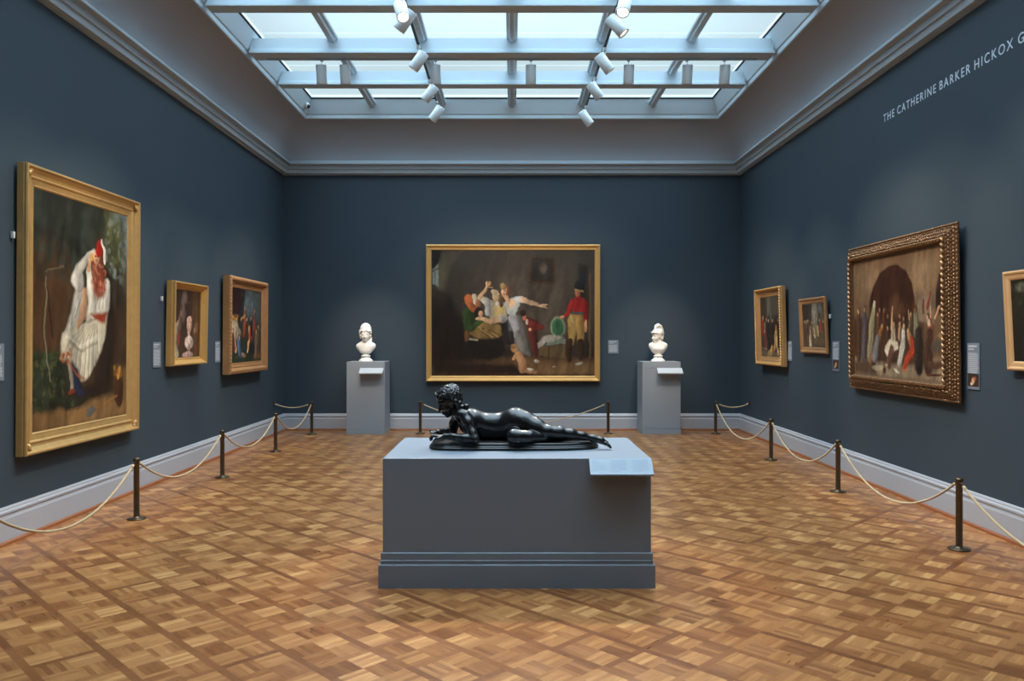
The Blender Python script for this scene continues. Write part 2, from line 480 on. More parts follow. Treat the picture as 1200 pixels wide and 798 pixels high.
# roof space above the glass, closed and pale
struct(MB().box(-XW - T, XW + T, YN - T, YF + T, ZG + 0.9, ZG + 1.0).build('ceiling_roof_void', M['cove']))

# ---------------------------------------------------------------- lighting tracks and lamps
TRZ = ZR - 0.04
for sx, nm, lab in ((-1, 'left', 'long black lighting track on the side of the painting of a seated woman'),
                    (1, 'right', 'long black lighting track on the side of the dark carved frame')):
    t = MB(); t.cbox(-0.017, 0.017, -2.0, 12.75, 0.0, 0.038, 0.003)
    o = t.build('lighting_track', M['track'], None, (sx * 1.155, 0, TRZ))
    tag(o, lab, 'lighting track')
o = MB().cbox(-3.2, 3.2, -0.015, 0.015, 0, 0.020, 0.003).build('lighting_track', M['sky_frame'], None, (0, 10.40, ZR - 0.021))
tag(o, 'pale lighting track under the broad crossbeam of the skylight', 'lighting track')

lamp_me = {}
def lamp_meshes():
    b = MB(); R = 0.068
    b.lathe([(0.030, 0.125), (R - 0.006, 0.125), (R, 0.119), (R, -0.112), (R - 0.003, -0.118), (R - 0.010, -0.118), (R - 0.014, -0.100), (0.048, -0.060), (0.0455, -0.058)], 28)
    lamp_me['body'] = b.mesh('body')
    lamp_me['rim'] = MB().lathe([(0.050, -0.100), (0.050, -0.086)], 28).mesh('lens')
lamp_meshes()
def aim(d):
    """rotation that turns local -Z to direction d"""
    return Vector(d).to_track_quat('-Z', 'Y').to_euler()
def lamp(pos, target, label, hot=False, group=None, rod=None, watts=300, angle=62, body_dir=None, blend=0.7):
    pos = Vector(pos)
    root = empty('spotlight_lamp', pos)
    tag(root, label, 'spotlight', group)
    d = (Vector(target) - pos).normalized()
    e = aim(body_dir if body_dir else d)
    body = link('lamp_body', lamp_me['body'], None, root, (0, 0, 0), e)
    ln = link('lens', lamp_me['rim'], None, root, (0, 0, 0), e)
    if not lamp_me['body'].materials: lamp_me['body'].materials.append(M['lamp'])
    if not ln.data.materials: ln.data.materials.append(M['lens'])
    if hot:
        ln.data = ln.data.copy(); ln.data.materials[0] = M['lens_hot']
    s = MB()
    if rod is None:                                   # yoke up to the track
        top = TRZ - pos.z
        s.tube([(0, 0, 0.05), (0, 0, top)], 0.011, 8); s.cbox(-0.02, 0.02, -0.05, 0.05, top - 0.035, top, 0.004)
    else:
        s.tube([(0, 0, 0.10), (0, 0, rod)], 0.0035, 6); s.cbox(-0.018, 0.018, -0.03, 0.03, rod - 0.012, rod, 0.003)
    s.build('stem', M['lamp'], root)
    ld = bpy.data.lights.new('spot', 'SPOT'); ld.energy = watts * SPOT_K; ld.color = WARM
    ld.spot_size = math.radians(angle); ld.spot_blend = blend; ld.shadow_soft_size = 0.04
    lo = bpy.data.objects.new('lamp_light', ld); lo.parent = root
    lo.location = d * 0.15; lo.rotation_euler = aim(d); COL.objects.link(lo)
    return root

LZ = EYE + 3.41
WL = -3.9; WR = 3.9
left = [(8.32, (0.0, 5.55, 0.95), 'white track lamp with glowing face turned to the camera, above the left track', True, 700, 40),
        (8.58, (WL, 9.3, 1.40), 'white track lamp directly below the glowing lamp, left track', False, 300, 44),
        (9.83, (WL, 10.3, 1.30), 'second track lamp from the glowing one along the left track, tilted to the wall', False, 300, 44),
        (11.14, (WL, 11.5, 1.40), 'white track lamp on left track beneath the third beam, next to last', False, 350, 46),
        (12.15, (WL, 12.4, 1.30), 'last white track lamp at the far end of the left track', False, 160, 54),
        (7.20, (WL, 7.6, 1.50), 'added unseen white track lamp on left track nearest the camera side of the glowing lamp', False, 480, 50),  # from here to list end: lamps out of view, added for brightness
        (6.20, (WL, 6.6, 1.40), 'added unseen white track lamp on left track opposite the tall gilt painting', False, 480, 50),
        (4.60, (WL, 4.6, 1.30), 'added unseen white track lamp on left track beside the near edge of the view', False, 350, 56),
        (2.60, (WL, 2.4, 1.30), 'added unseen white track lamp on left track behind the viewer', False, 350, 56)]
for y, tg, lab, hot, w, a in left:
    lamp((-1.155, y, LZ), tg, lab, hot, watts=w, angle=a)
right = [(8.19, (0.1, 5.55, 0.95), 'white track lamp cut by the picture top with a bright ring, right track', True, 700, 40),
         (8.72, (WR, 8.1, 1.60), 'large white track lamp just below the bright one on the right track', False, 420, 48),
         (9.92, (WR, 10.2, 1.30), 'white track lamp against the second beam on the right track', False, 300, 44),
         (11.03, (WR, 11.8, 1.40), 'white track lamp on the right track beneath the third beam, next to last', False, 330, 44),
         (12.40, (WR, 12.6, 1.30), 'last white track lamp at the far end of the right track', False, 160, 54),
         (7.30, (WR, 7.4, 1.60), 'added unseen white track lamp on right track opposite the dark carved frame', False, 400, 50),  # remaining lamps of this track are unseen, put in for extra light
         (5.90, (WR, 5.7, 1.50), 'added unseen white track lamp on right track opposite the plain oak coloured frame', False, 420, 54),
         (4.20, (WR, 4.2, 1.30), 'added unseen white track lamp on right track beside the near edge of the view', False, 350, 56),
         (2.60, (WR, 2.4, 1.30), 'added unseen white track lamp on right track behind the viewer', False, 350, 56)]
for y, tg, lab, hot, w, a in right:
    lamp((1.155, y, LZ), tg, lab, hot, watts=w, angle=a)
pend = [(-2.49, (-2.4, 13.6, 1.3), 'white cylinder lamp hanging nearest the left end of the broad crossbeam'),
        (-2.18, (-2.4, 13.6, 1.3), 'second white cylinder lamp from the left end of the broad crossbeam'),
        (-1.00, (-0.7, 13.6, 2.0), 'white cylinder lamp hanging right beside the left lighting track'),
        (0.247, (0.05, 13.6, 2.0), 'lone white cylinder lamp hanging near the middle of the skylight'),
        (1.526, (0.9, 13.6, 2.0), 'white cylinder lamp hanging just outside the right lighting track'),
        (2.29, (2.45, 13.6, 1.3), 'second white cylinder lamp from the right end of the broad crossbeam'),
        (2.78, (2.45, 13.6, 1.3), 'white cylinder lamp hanging nearest the right end of the broad crossbeam')]
for x, tg, lab in pend:
    bust = abs(x) > 2
    lamp((x, 10.40, EYE + 3.43), tg, lab, rod=0.19, body_dir=(0, 0.28, -1), watts=430 if bust else 210, angle=27 if bust else 52, blend=1.0, group=None)

# small security camera on the fascia
sc = empty('security_camera', (-3.335, 12.95, ZR + 0.12)); tag(sc, 'small white security camera with black lens in the far corner of the skylight', 'security camera')
MB().cbox(-0.075, -0.03, -0.035, 0.035, -0.05, 0.05, 0.008).build('mount', M['sensor'], sc)
MB().ell((0.0, -0.02, 0.0), (0.05, 0.055, 0.055), 16, 12).build('housing', M['sensor'], sc)
MB().ell((0.035, -0.045, -0.015), (0.026, 0.030, 0.036), 14, 10).build('camera_lens', M['lens_black'], sc)
# ---------------------------------------------------------------- central plinth
p = empty('display_plinth', (0.031, 5.612, 0)); tag(p, 'wide grey painted plinth in the middle of the floor carrying the bronze figure', 'plinth')
HX, HY = 0.858, 0.527
MB().cbox(-HX, HX, -HY, HY, 0.20, 0.824, 0.004).build('body', M['plinth'], p)
b = MB()
lv = [(0.000, 0.0), (0.024, 0.0), (0.024, 0.145), (0.020, 0.150), (0.011, 0.150), (0.011, 0.168), (0.014, 0.173), (0.010, 0.176), (0.010, 0.219), (0.006, 0.223), (-0.02, 0.223)]
V = []; n = len(lv)
for sx, sy in ((-1, 1), (1, 1), (1, -1), (-1, -1)):
    V += [(sx * (HX + u), sy * (HY + u), z) for u, z in lv]
F = [(c * n + i, c * n + i + 1, ((c + 1) % 4) * n + i + 1, ((c + 1) % 4) * n + i) for c in range(4) for i in range(n - 1)]
F += [tuple(c * n for c in range(4)), tuple(c * n + n - 1 for c in range(4))]
b.add(V, F).build('base_moulding', M['plinth'], p)
# sloping reading panel at its right front edge
s = empty('reading_panel', (0.6905, 5.083, 0.824)); tag(s, 'pale blue sloping text panel on the right front edge of the wide central plinth', 'information panel')
W2 = 0.199
MB().prism([(0.0, 0.002), (0.0, -0.014), (-0.098, -0.097), (-0.104, -0.092), (-0.104, -0.084), (-0.004, 0.002)], -W2, W2, 'x').build('panel', M['sign'], s)
b = MB()
def slope(x0, x1, t0, t1, e=0.0006):
    def P(x, t): return (x, -0.004 - 0.100 * t, 0.002 - 0.086 * t + 0.0)
    nrm = np.array((0, -0.086, 0.100)); nrm = nrm / np.linalg.norm(nrm) * e
    q = [np.array(P(x0, t0)) + nrm, np.array(P(x1, t0)) + nrm, np.array(P(x1, t1)) + nrm, np.array(P(x0, t1)) + nrm]
    b.add(q, [(0, 1, 2, 3)])
slope(-0.185, -0.150, 0.16, 0.22); slope(-0.185, -0.125, 0.28, 0.34)
for c0 in (-0.068, 0.070):
    for r in range(7):
        slope(c0, c0 + (0.105 if r < 6 else 0.06), 0.12 + r * 0.11, 0.12 + r * 0.11 + 0.05)
for r in range(3): slope(-0.185, -0.095, 0.45 + r * 0.12, 0.50 + r * 0.12)
b.build('printed_text', M['sign_print'], s)

# ---------------------------------------------------------------- bust pedestals
def bust_pedestal(x0, x1, label, slab):
    xc = (x0 + x1) / 2; hw = (x1 - x0) / 2
    p = empty('bust_pedestal', (xc, 13.39, 0)); tag(p, label, 'pedestal')
    MB().cbox(-hw, hw, -0.29, 0.27, 0.09, 1.085, 0.003).build('body', M['plinth2'], p)
    MB().cbox(-hw - 0.004, hw + 0.004, -0.294, 0.274, 0.0, 0.086, 0.003).build('base', M['plinth2'], p)
    MB().cbox(-hw, hw, -0.29, 0.27, 1.091, 1.192, 0.003).build('cap', M['plinth2'], p)
    MB().box(-hw + 0.004, hw - 0.004, -0.286, 0.266, 0.02, 1.15).build('core', M['plinth2'], p)
    return p
bust_pedestal(-2.725, -2.098, 'tall grey square pedestal carrying the bust in a plain round cap', None)
bust_pedestal(2.149, 2.777, 'tall grey square pedestal carrying the bust in a crested helmet', None)
def shelf(x0, x1, label):
    s = empty('label_shelf', ((x0 + x1) / 2, 13.092, 1.085)); tag(s, label, 'information panel')
    hw = (x1 - x0) / 2
    MB().prism([(0.0, 0.008), (-0.11, -0.070), (-0.125, -0.070), (-0.125, -0.086), (-0.115, -0.088), (0.0, -0.012)], -hw, hw, 'x').build('panel', M['sign_pale'], s)
    b = MB()
    for r in range(4):
        t0, t1 = 0.2 + r * 0.17, 0.26 + r * 0.17
        q = [(x, -0.11 * t, 0.008 - 0.078 * t + 0.0012) for x, t in ((-hw * 0.85, t0), (hw * 0.1, t0), (hw * 0.1, t1), (-hw * 0.85, t1))]
        b.add(q, [(0, 1, 2, 3)])
    b.build('printed_text', M['plate_text'], s)
shelf(-2.500, -2.115, 'pale sloping label shelf on the pedestal of the bust in a plain cap')
shelf(2.385, 2.795, 'pale sloping label shelf on the pedestal of the helmeted bust')

# ---------------------------------------------------------------- marble busts
def socle():
    return MB().lathe([(0.114, 0.0), (0.117, 0.006), (0.117, 0.018), (0.105, 0.030), (0.082, 0.048), (0.068, 0.066), (0.064, 0.074), (0.064, 0.078),
                       (0.078, 0.084), (0.082, 0.092), (0.078, 0.100), (0.062, 0.106), (0.056, 0.116), (0.060, 0.135), (0.05, 0.15)], 40)
def face(S, c, yaw, sc=1.0):
    """face, neck-less head; c = head centre, yaw turns it (0 = towards -Y)"""
    R = Matrix.Rotation(yaw, 3, 'Z')
    def P(x, y, z): v = R @ Vector((x * sc, y * sc, z * sc)); return (c[0] + v.x, c[1] + v.y, c[2] + v.z)
    q = lambda *r: tuple(a * sc for a in r)
    rz = (0, 0, yaw)
    S.ell(P(0, 0.010, 0.025), q(0.074, 0.090, 0.085), rz, 0.02)          # skull
    S.ell(P(0, -0.022, -0.030), q(0.058, 0.062, 0.085), rz, 0.03)        # face
    S.ell(P(0, -0.052, -0.100), q(0.024, 0.022, 0.020), rz, 0.02)        # chin
    S.limb(P(0, -0.080, 0.012), P(0, -0.108, -0.036), 0.008 * sc, 0.0115 * sc, 0.012)   # nose
    for s_ in (-1, 1):
        S.ell(P(s_ * 0.013, -0.093, -0.038), q(0.008, 0.009, 0.007), rz, 0.006)
        S.ell(P(s_ * 0.029, -0.092, 0.004), q(0.017, 0.013, 0.012), rz, 0.008, True)    # eye socket
        S.ell(P(s_ * 0.028, -0.074, 0.002), q(0.012, 0.010, 0.008), rz, 0.004)
        S.limb(P(s_ * 0.012, -0.088, 0.020), P(s_ * 0.045, -0.072, 0.019), 0.006 * sc, 0.005 * sc, 0.008)  # brow
        S.ell(P(s_ * 0.036, -0.058, -0.040), q(0.018, 0.018, 0.022), rz, 0.02)          # cheek
        S.ell(P(s_ * 0.074, 0.006, -0.005), q(0.010, 0.018, 0.028), rz, 0.008)          # ear
    S.ell(P(0, -0.083, -0.064), q(0.021, 0.010, 0.0065), rz, 0.006)
    S.ell(P(0, -0.081, -0.077), q(0.017, 0.010, 0.0065), rz, 0.006)
    S.ell(P(0, -0.094, -0.0705), q(0.019, 0.006, 0.0022), rz, 0.004, True)
    return P

def place_bust(name, loc, label, torso, hair, hair_name):
    r = empty(name, loc); tag(r, label, 'bust')
    socle().build('socle', M['marble'], r)
    link('torso', torso, M['marble'], r)
    link(hair_name, hair, M['marble'], r)
    return r

# bust with the plain cap (faces the room)
S = Sculpt((-0.22, -0.17, 0.10), (0.22, 0.16, 0.68), 0.0045)
hc = (-0.004, -0.015, 0.445)
S.limb((0, 0.01, 0.24), (0, -0.002, 0.37), 0.062, 0.050, 0.04)          # neck
S.ell((0, 0.0, 0.235), (0.148, 0.078, 0.098), (0, 0, 0), 0.04)         # chest
for s_ in (-1, 1): S.limb((s_ * 0.01, 0.010, 0.318), (s_ * 0.125, 0.008, 0.262 + 0.006 * s_), 0.038, 0.036, 0.05)
S.ell((0.0, -0.015, 0.175), (0.095, 0.062, 0.055), (0, 0, 0), 0.04)
face(S, hc, 0.05)
tor = S.mesh('torso')
S = Sculpt((-0.16, -0.17, 0.22), (0.17, 0.16, 0.68), 0.0045)
S.ell((-0.002, 0.006, 0.535), (0.094, 0.098, 0.112), (0, 0, 0), 0.02)    # cap
S.ell((-0.002, 0.014, 0.440), (0.090, 0.080, 0.090), (0, 0, 0), 0.02)
S.ell((-0.004, -0.095, 0.425), (0.064, 0.090, 0.088), (0, 0, 0), 0.008, True)   # face opening
for s_ in (-1, 1):
    for i in range(8):
        t = i / 7; z = 0.510 - 0.115 * t
        S.ell((s_ * (0.090 - 0.012 * t) - 0.003, -0.030 + 0.012 * math.sin(i * 2.1) + 0.035 * t, z), (0.021, 0.028, 0.014), (0, 0.5 * math.sin(i * 1.7), 0), 0.006)
S.chain([(0.078, 0.015, 0.39, 0.026), (0.082, 0.0, 0.345, 0.019), (0.088, -0.020, 0.305, 0.012)], 0.012)
for i in range(11):
    a = -1.35 + 2.7 * i / 10
    S.ell((0.088 * math.sin(a) - 0.002, 0.002 - 0.095 * math.cos(a), 0.512 + 0.010 * math.sin(i * 2.3)), (0.019, 0.016, 0.017), (0, 0, 0), 0.007)
S.limb((-0.07, -0.045, 0.545), (0.07, -0.045, 0.545), 0.012, 0.012, 0.02)
hair = S.mesh('curled_hair')
place_bust('marble_bust', (-2.45, 13.33, 1.192), 'white marble bust facing the room in a plain round cap with side curls', tor, hair, 'cap_and_curls')

# bust with crested helmet (head turned to its right)
S = Sculpt((-0.22, -0.17, 0.10), (0.22, 0.16, 0.68), 0.0045)
yaw = -0.95
hc = (-0.020, -0.005, 0.420)
S.limb((0.01, 0.01, 0.22), (-0.002, 0.004, 0.36), 0.064, 0.050, 0.04)
S.ell((0.002, 0.0, 0.238), (0.140, 0.076, 0.098), (0, 0, 0), 0.04)
for s_ in (-1, 1): S.limb((s_ * 0.01, 0.010, 0.310), (s_ * 0.118, 0.008, 0.272), 0.040, 0.036, 0.05)
S.ell((0.0, -0.010, 0.180), (0.100, 0.062, 0.062), (0, 0, 0), 0.04)
S.ell((-0.04, -0.062, 0.215), (0.040, 0.022, 0.032), (0, 0, 0), 0.03)
S.ell((0.05, -0.060, 0.215), (0.040, 0.022, 0.032), (0, 0, 0), 0.03)
face(S, hc, yaw, 0.98)
tor = S.mesh('torso')
S = Sculpt((-0.18, -0.17, 0.22), (0.18, 0.17, 0.70), 0.0045)
R3 = Matrix.Rotation(yaw, 3, 'Z')
def P(x, y, z): v = R3 @ Vector((x, y, z)); return (hc[0] + v.x, hc[1] + v.y, hc[2] + v.z)
S.ell(P(0, 0.016, 0.055), (0.086, 0.104, 0.082), (0, 0, yaw), 0.02)
S.ell(P(0, 0.045, -0.030), (0.076, 0.064, 0.075), (0, 0, yaw), 0.02)
S.limb(P(-0.05, -0.078, 0.062), P(0.05, -0.078, 0.062), 0.013, 0.013, 0.02)   # visor peak
S.ell(P(0, -0.105, 0.066), (0.040, 0.022, 0.014), (0, 0, yaw), 0.02)
cr = [(-0.045, 0.125, 0.016), (-0.020, 0.165, 0.026), (0.025, 0.182, 0.034), (0.072, 0.160, 0.036), (0.108, 0.115, 0.035), (0.125, 0.055, 0.032), (0.125, -0.005, 0.026), (0.115, -0.055, 0.018)]
S.chain([(*P(0, y, z), r) for y, z, r in cr], 0.012)                            # crest
for s_ in (-1, 1):
    for i in range(5):
        S.ell(P(s_ * 0.066, 0.000 + 0.016 * i, 0.004 - 0.014 * i + 0.010 * math.sin(i * 2.0)), (0.016, 0.018, 0.018), (0, 0, 0), 0.010)
S.chain([(*P(0.02, 0.085, -0.06), 0.026), (*P(0.035, 0.07, -0.11), 0.020), (*P(0.05, 0.05, -0.15), 0.012)], 0.015)
hair = S.mesh('crested_helmet')
place_bust('marble_bust', (2.448, 13.33, 1.192), 'white marble bust with head turned aside in a crested helmet', tor, hair, 'crested_helmet')

# ---------------------------------------------------------------- reclining bronze figure
fig = empty('bronze_sculpture', (0.015, 5.65, 0.824)); tag(fig, 'dark bronze nude figure reclining on its elbows on the wide grey plinth', 'sculpture')
def oval(a, b_, z0, z1, rad=0.006, n=96, pw=3.2):
    def loop(k, z):
        out = []
        for i in range(n):
            t = 2 * PI * i / n; c, s_ = math.cos(t), math.sin(t)
            x = (a - k) * math.copysign(abs(c) ** (2 / (pw if c > 0 else 7.0)), c); y = (b_ - k) * math.copysign(abs(s_) ** (2 / (pw * 0.85 if c > 0 else 4.0)), s_)
            out.append((x, y, z))
        return out
    L_ = [loop(rad, z0), loop(0, z0 + rad), loop(0, z1 - rad), loop(rad, z1)]
    V = sum(L_, []); F = [(j * n + i, j * n + (i + 1) % n, (j + 1) * n + (i + 1) % n, (j + 1) * n + i) for j in range(3) for i in range(n)]
    F += [tuple(range(n))[::-1], tuple(3 * n + i for i in range(n))]
    return V, F
b = MB()
for a, b_, z0, z1 in ((0.595, 0.235, 0.0, 0.022), (0.587, 0.228, 0.020, 0.032), (0.575, 0.218, 0.030, 0.050)):
    V, F = oval(a, b_, z0, z1); b.add(V, F, False)
b.build('slab', M['bronze_base'], fig)

S = Sculpt((-0.66, -0.34, 0.0), (0.72, 0.26, 0.50), 0.0042)
# torso
S.ell((-0.310, -0.030, 0.186), (0.085, 0.105, 0.092), (0, 0.30, 0.10), 0.05)      # rib cage
S.ell((-0.225, -0.015, 0.165), (0.090, 0.090, 0.078), (0, 0.25, 0.0), 0.05)
S.ell((-0.135, -0.005, 0.146), (0.095, 0.082, 0.092), (0, 0.0, 0.0), 0.05)
S.ell((-0.215, -0.010, 0.118), (0.095, 0.062, 0.072), (0, 0, 0), 0.04)
S.ell((-0.100, 0.000, 0.110), (0.095, 0.062, 0.068), (0, 0, 0), 0.04)       # waist
S.ell((-0.040, -0.020, 0.160), (0.085, 0.090, 0.098), (0, 0, 0), 0.05)       # pelvis
S.ell((0.005, -0.040, 0.180), (0.080, 0.080, 0.090), (0, 0.2, 0), 0.04)       # hip
S.ell((-0.300, -0.095, 0.135), (0.040, 0.040, 0.040), (0, 0, 0), 0.03)       # breasts
S.ell((-0.340, 0.000, 0.135), (0.040, 0.040, 0.040), (0, 0, 0), 0.03)
S.limb((-0.375, -0.125, 0.238), (-0.385, 0.075, 0.215), 0.044, 0.042, 0.03)         # shoulder girdle
# neck and head (tipped forward)
S.limb((-0.385, -0.040, 0.240), (-0.436, -0.075, 0.300), 0.048, 0.043, 0.02)
HC = Vector((-0.458, -0.090, 0.334))
HR = Matrix.Rotation(-0.90, 3, 'Z') @ Matrix.Rotation(0.42, 3, 'X')
def H(x, y, z): v = HR @ Vector((x, y, z)); return tuple(HC + v)
he = HR.to_euler()
S.ell(H(0, 0.012, 0.018), (0.066, 0.080, 0.074), he, 0.02)
S.ell(H(0, -0.022, -0.030), (0.052, 0.056, 0.074), he, 0.025)
S.ell(H(0, -0.050, -0.090), (0.021, 0.020, 0.018), he, 0.015)
S.limb(H(0, -0.070, 0.010), H(0, -0.098, -0.034), 0.007, 0.0105, 0.01)
for s_ in (-1, 1):
    S.ell(H(s_ * 0.026, -0.084, 0.002), (0.015, 0.012, 0.010), he, 0.008, True)
    S.ell(H(s_ * 0.025, -0.066, 0.000), (0.011, 0.010, 0.007), he, 0.004)
    S.limb(H(s_ * 0.010, -0.078, 0.016), H(s_ * 0.040, -0.064, 0.015), 0.005, 0.004, 0.007)
    S.ell(H(s_ * 0.032, -0.052, -0.040), (0.017, 0.017, 0.020), he, 0.02)
    S.ell(H(s_ * 0.066, 0.004, -0.008), (0.009, 0.015, 0.023), he, 0.006)
S.ell(H(0, -0.076, -0.060), (0.018, 0.009, 0.006), he, 0.005)
S.ell(H(0, -0.074, -0.071), (0.015, 0.009, 0.006), he, 0.005)
# near arm
S.chain([(-0.342, -0.140, 0.230, 0.043), (-0.318, -0.170, 0.188, 0.035), (-0.285, -0.205, 0.115, 0.029), (-0.268, -0.222, 0.080, 0.029)], 0.02)
S.chain([(-0.268, -0.222, 0.080, 0.029), (-0.340, -0.215, 0.084, 0.031), (-0.420, -0.200, 0.094, 0.024), (-0.480, -0.190, 0.097, 0.019)], 0.015)
S.ell((-0.515, -0.186, 0.094), (0.034, 0.023, 0.013), (0, 0.1, -0.1), 0.012)
for i, (dy, L1, dz) in enumerate(((-0.018, 0.030, 0.004), (-0.006, 0.036, 0.006), (0.006, 0.033, 0.004), (0.017, 0.026, 0.002))):
    x0 = -0.540; y0 = -0.184 + dy
    S.chain([(x0, y0, 0.096, 0.0075), (x0 - L1 * 0.6, y0 + dy * 0.15, 0.096 + dz, 0.0070), (x0 - L1 * 1.05, y0 + dy * 0.2, 0.078 + dz * 0.5, 0.0062), (x0 - L1 * 1.0, y0 + dy * 0.2, 0.066, 0.0055)], 0.004)
S.chain([(-0.500, -0.206, 0.092, 0.010), (-0.525, -0.224, 0.084, 0.0085), (-0.545, -0.226, 0.074, 0.007)], 0.006)
# far arm
S.chain([(-0.400, 0.080, 0.215, 0.044), (-0.430, 0.110, 0.150, 0.037), (-0.448, 0.125, 0.085, 0.032)], 0.02)
S.chain([(-0.448, 0.125, 0.083, 0.032), (-0.490, 0.065, 0.092, 0.030), (-0.525, -0.010, 0.105, 0.020), (-0.535, -0.045, 0.110, 0.018)], 0.015)
S.ell((-0.540, -0.075, 0.108), (0.022, 0.032, 0.013), (0, 0, 0.1), 0.012)
for i, dx in enumerate((-0.020, -0.007, 0.006, 0.018)):
    x0 = -0.545 + dx; L1 = (0.028, 0.034, 0.032, 0.025)[i]
    S.chain([(x0, -0.098, 0.108, 0.0075), (x0 - 0.010, -0.098 - L1 * 0.6, 0.118, 0.007), (x0 - 0.018, -0.098 - L1, 0.108, 0.0062)], 0.004)
S.chain([(-0.560, -0.062, 0.110, 0.010), (-0.580, -0.078, 0.118, 0.0085), (-0.590, -0.094, 0.122, 0.007)], 0.006)
# upper leg: over the hip, long thigh down to the knee, calf, foot beyond the slab
S.chain([(0.020, -0.050, 0.196, 0.082), (0.075, -0.080, 0.178, 0.074), (0.150, -0.115, 0.148, 0.060), (0.222, -0.145, 0.122, 0.047)], 0.035)
S.ell((0.232, -0.150, 0.128), (0.040, 0.040, 0.037), (0, 0, 0), 0.02)
S.chain([(0.235, -0.148, 0.120, 0.042), (0.310, -0.148, 0.116, 0.043), (0.390, -0.146, 0.105, 0.036), (0.470, -0.142, 0.092, 0.026), (0.530, -0.140, 0.080, 0.021)], 0.02)
S.ell((0.548, -0.140, 0.072), (0.026, 0.024, 0.026), (0, 0, 0), 0.015)
S.chain([(0.552, -0.142, 0.074, 0.024), (0.600, -0.150, 0.062, 0.022), (0.636, -0.156, 0.042, 0.018)], 0.015)
for i, (dy, L1, r_) in enumerate(((-0.022, 0.032, 0.0095), (-0.010, 0.034, 0.0075), (0.000, 0.032, 0.007), (0.010, 0.028, 0.0068), (0.019, 0.022, 0.0062))):
    S.chain([(0.630, -0.156 + dy, 0.046, r_ + 0.002), (0.630 + L1 * 0.65, -0.160 + dy * 1.2, 0.034, r_), (0.630 + L1, -0.162 + dy * 1.25, 0.018, r_ * 0.95)], 0.004)
# under leg: knee drawn forward, shin running back beneath the other
S.chain([(-0.010, -0.020, 0.105, 0.060), (0.005, -0.120, 0.098, 0.056), (0.010, -0.195, 0.096, 0.050)], 0.012)
S.ell((0.004, -0.215, 0.096), (0.058, 0.044, 0.052), (0, 0, 0), 0.02)
S.chain([(0.030, -0.215, 0.094, 0.050), (0.100, -0.195, 0.090, 0.047), (0.200, -0.150, 0.082, 0.036), (0.320, -0.080, 0.074, 0.029), (0.440, -0.040, 0.070, 0.021)], 0.010)
S.chain([(0.440, -0.040, 0.072, 0.024), (0.500, -0.050, 0.066, 0.020), (0.545, -0.060, 0.058, 0.014)], 0.015)
for i in range(5):
    dy = -0.018 + 0.009 * i
    S.chain([(0.535, -0.060 + dy, 0.060, 0.009), (0.560 + 0.004 * (4 - i), -0.064 + dy, 0.056, 0.0075)], 0.004)
me = S.mesh('figure', 1)
link('figure', me, M['bronze'], fig)
# hair with wreath and falling locks
S = Sculpt((-0.60, -0.24, 0.20), (-0.27, 0.06, 0.50), 0.0038)
S.ell(H(0, 0.030, 0.030), (0.071, 0.078, 0.072), he, 0.02)
S.ell(H(0, 0.055, -0.020), (0.058, 0.052, 0.062), he, 0.02)
q = random.Random(3)
for k in range(150):                                            # curls over the crown and back of the head
    zf = 1 - 1.35 * (k + 0.5) / 150; a = k * 2.39996
    rr = math.sqrt(max(0, 1 - zf * zf)); x_, y_, z_ = 0.072 * rr * math.cos(a), 0.026 + 0.080 * rr * math.sin(a), 0.026 + 0.074 * zf
    if y_ < -0.030 and z_ < 0.045: continue
    S.ell(H(x_, y_, z_), (q.uniform(0.008, 0.015), q.uniform(0.006, 0.010), q.uniform(0.006, 0.010)), (q.uniform(0, 3), q.uniform(0, 3), q.uniform(0, 3)), 0.0025)
for k in range(22):                                             # flowers of the wreath over the brow
    a = PI + PI * (k + 0.5) / 22
    S.ell(H(0.072 * math.cos(a), 0.000 + 0.072 * math.sin(a), 0.058 + 0.014 * math.sin(k * 2.1)), (q.uniform(0.009, 0.016), q.uniform(0.006, 0.011), q.uniform(0.007, 0.012)), (q.uniform(0, 3), q.uniform(0, 3), 0), 0.002)
for s_ in (-1, 1):
    S.chain([(*H(s_ * 0.066, 0.010, -0.010), 0.020), (*H(s_ * 0.068, 0.018, -0.060), 0.017), (*H(s_ * 0.070, 0.040, -0.095), 0.014), (*H(s_ * 0.078, 0.052, -0.120), 0.011)], 0.008)
    S.chain([(*H(s_ * 0.055, 0.040, -0.040), 0.020), (*H(s_ * 0.060, 0.060, -0.085), 0.016), (*H(s_ * 0.050, 0.085, -0.110), 0.012)], 0.008)
# knot resting at the nape
for i in range(7):
    S.ell((-0.392 + 0.011 * i, -0.110 + 0.006 * math.sin(i * 2), 0.284 + 0.008 * math.sin(i * 2.3 + 1)), (0.015, 0.015, 0.012), (0, 0.4, 0), 0.004)
S.ell((-0.335, -0.110, 0.298), (0.019, 0.018, 0.013), (0, 0, 0), 0.006)
link('wreathed_hair', S.mesh('wreathed_hair', 1), M['bronze'], fig)

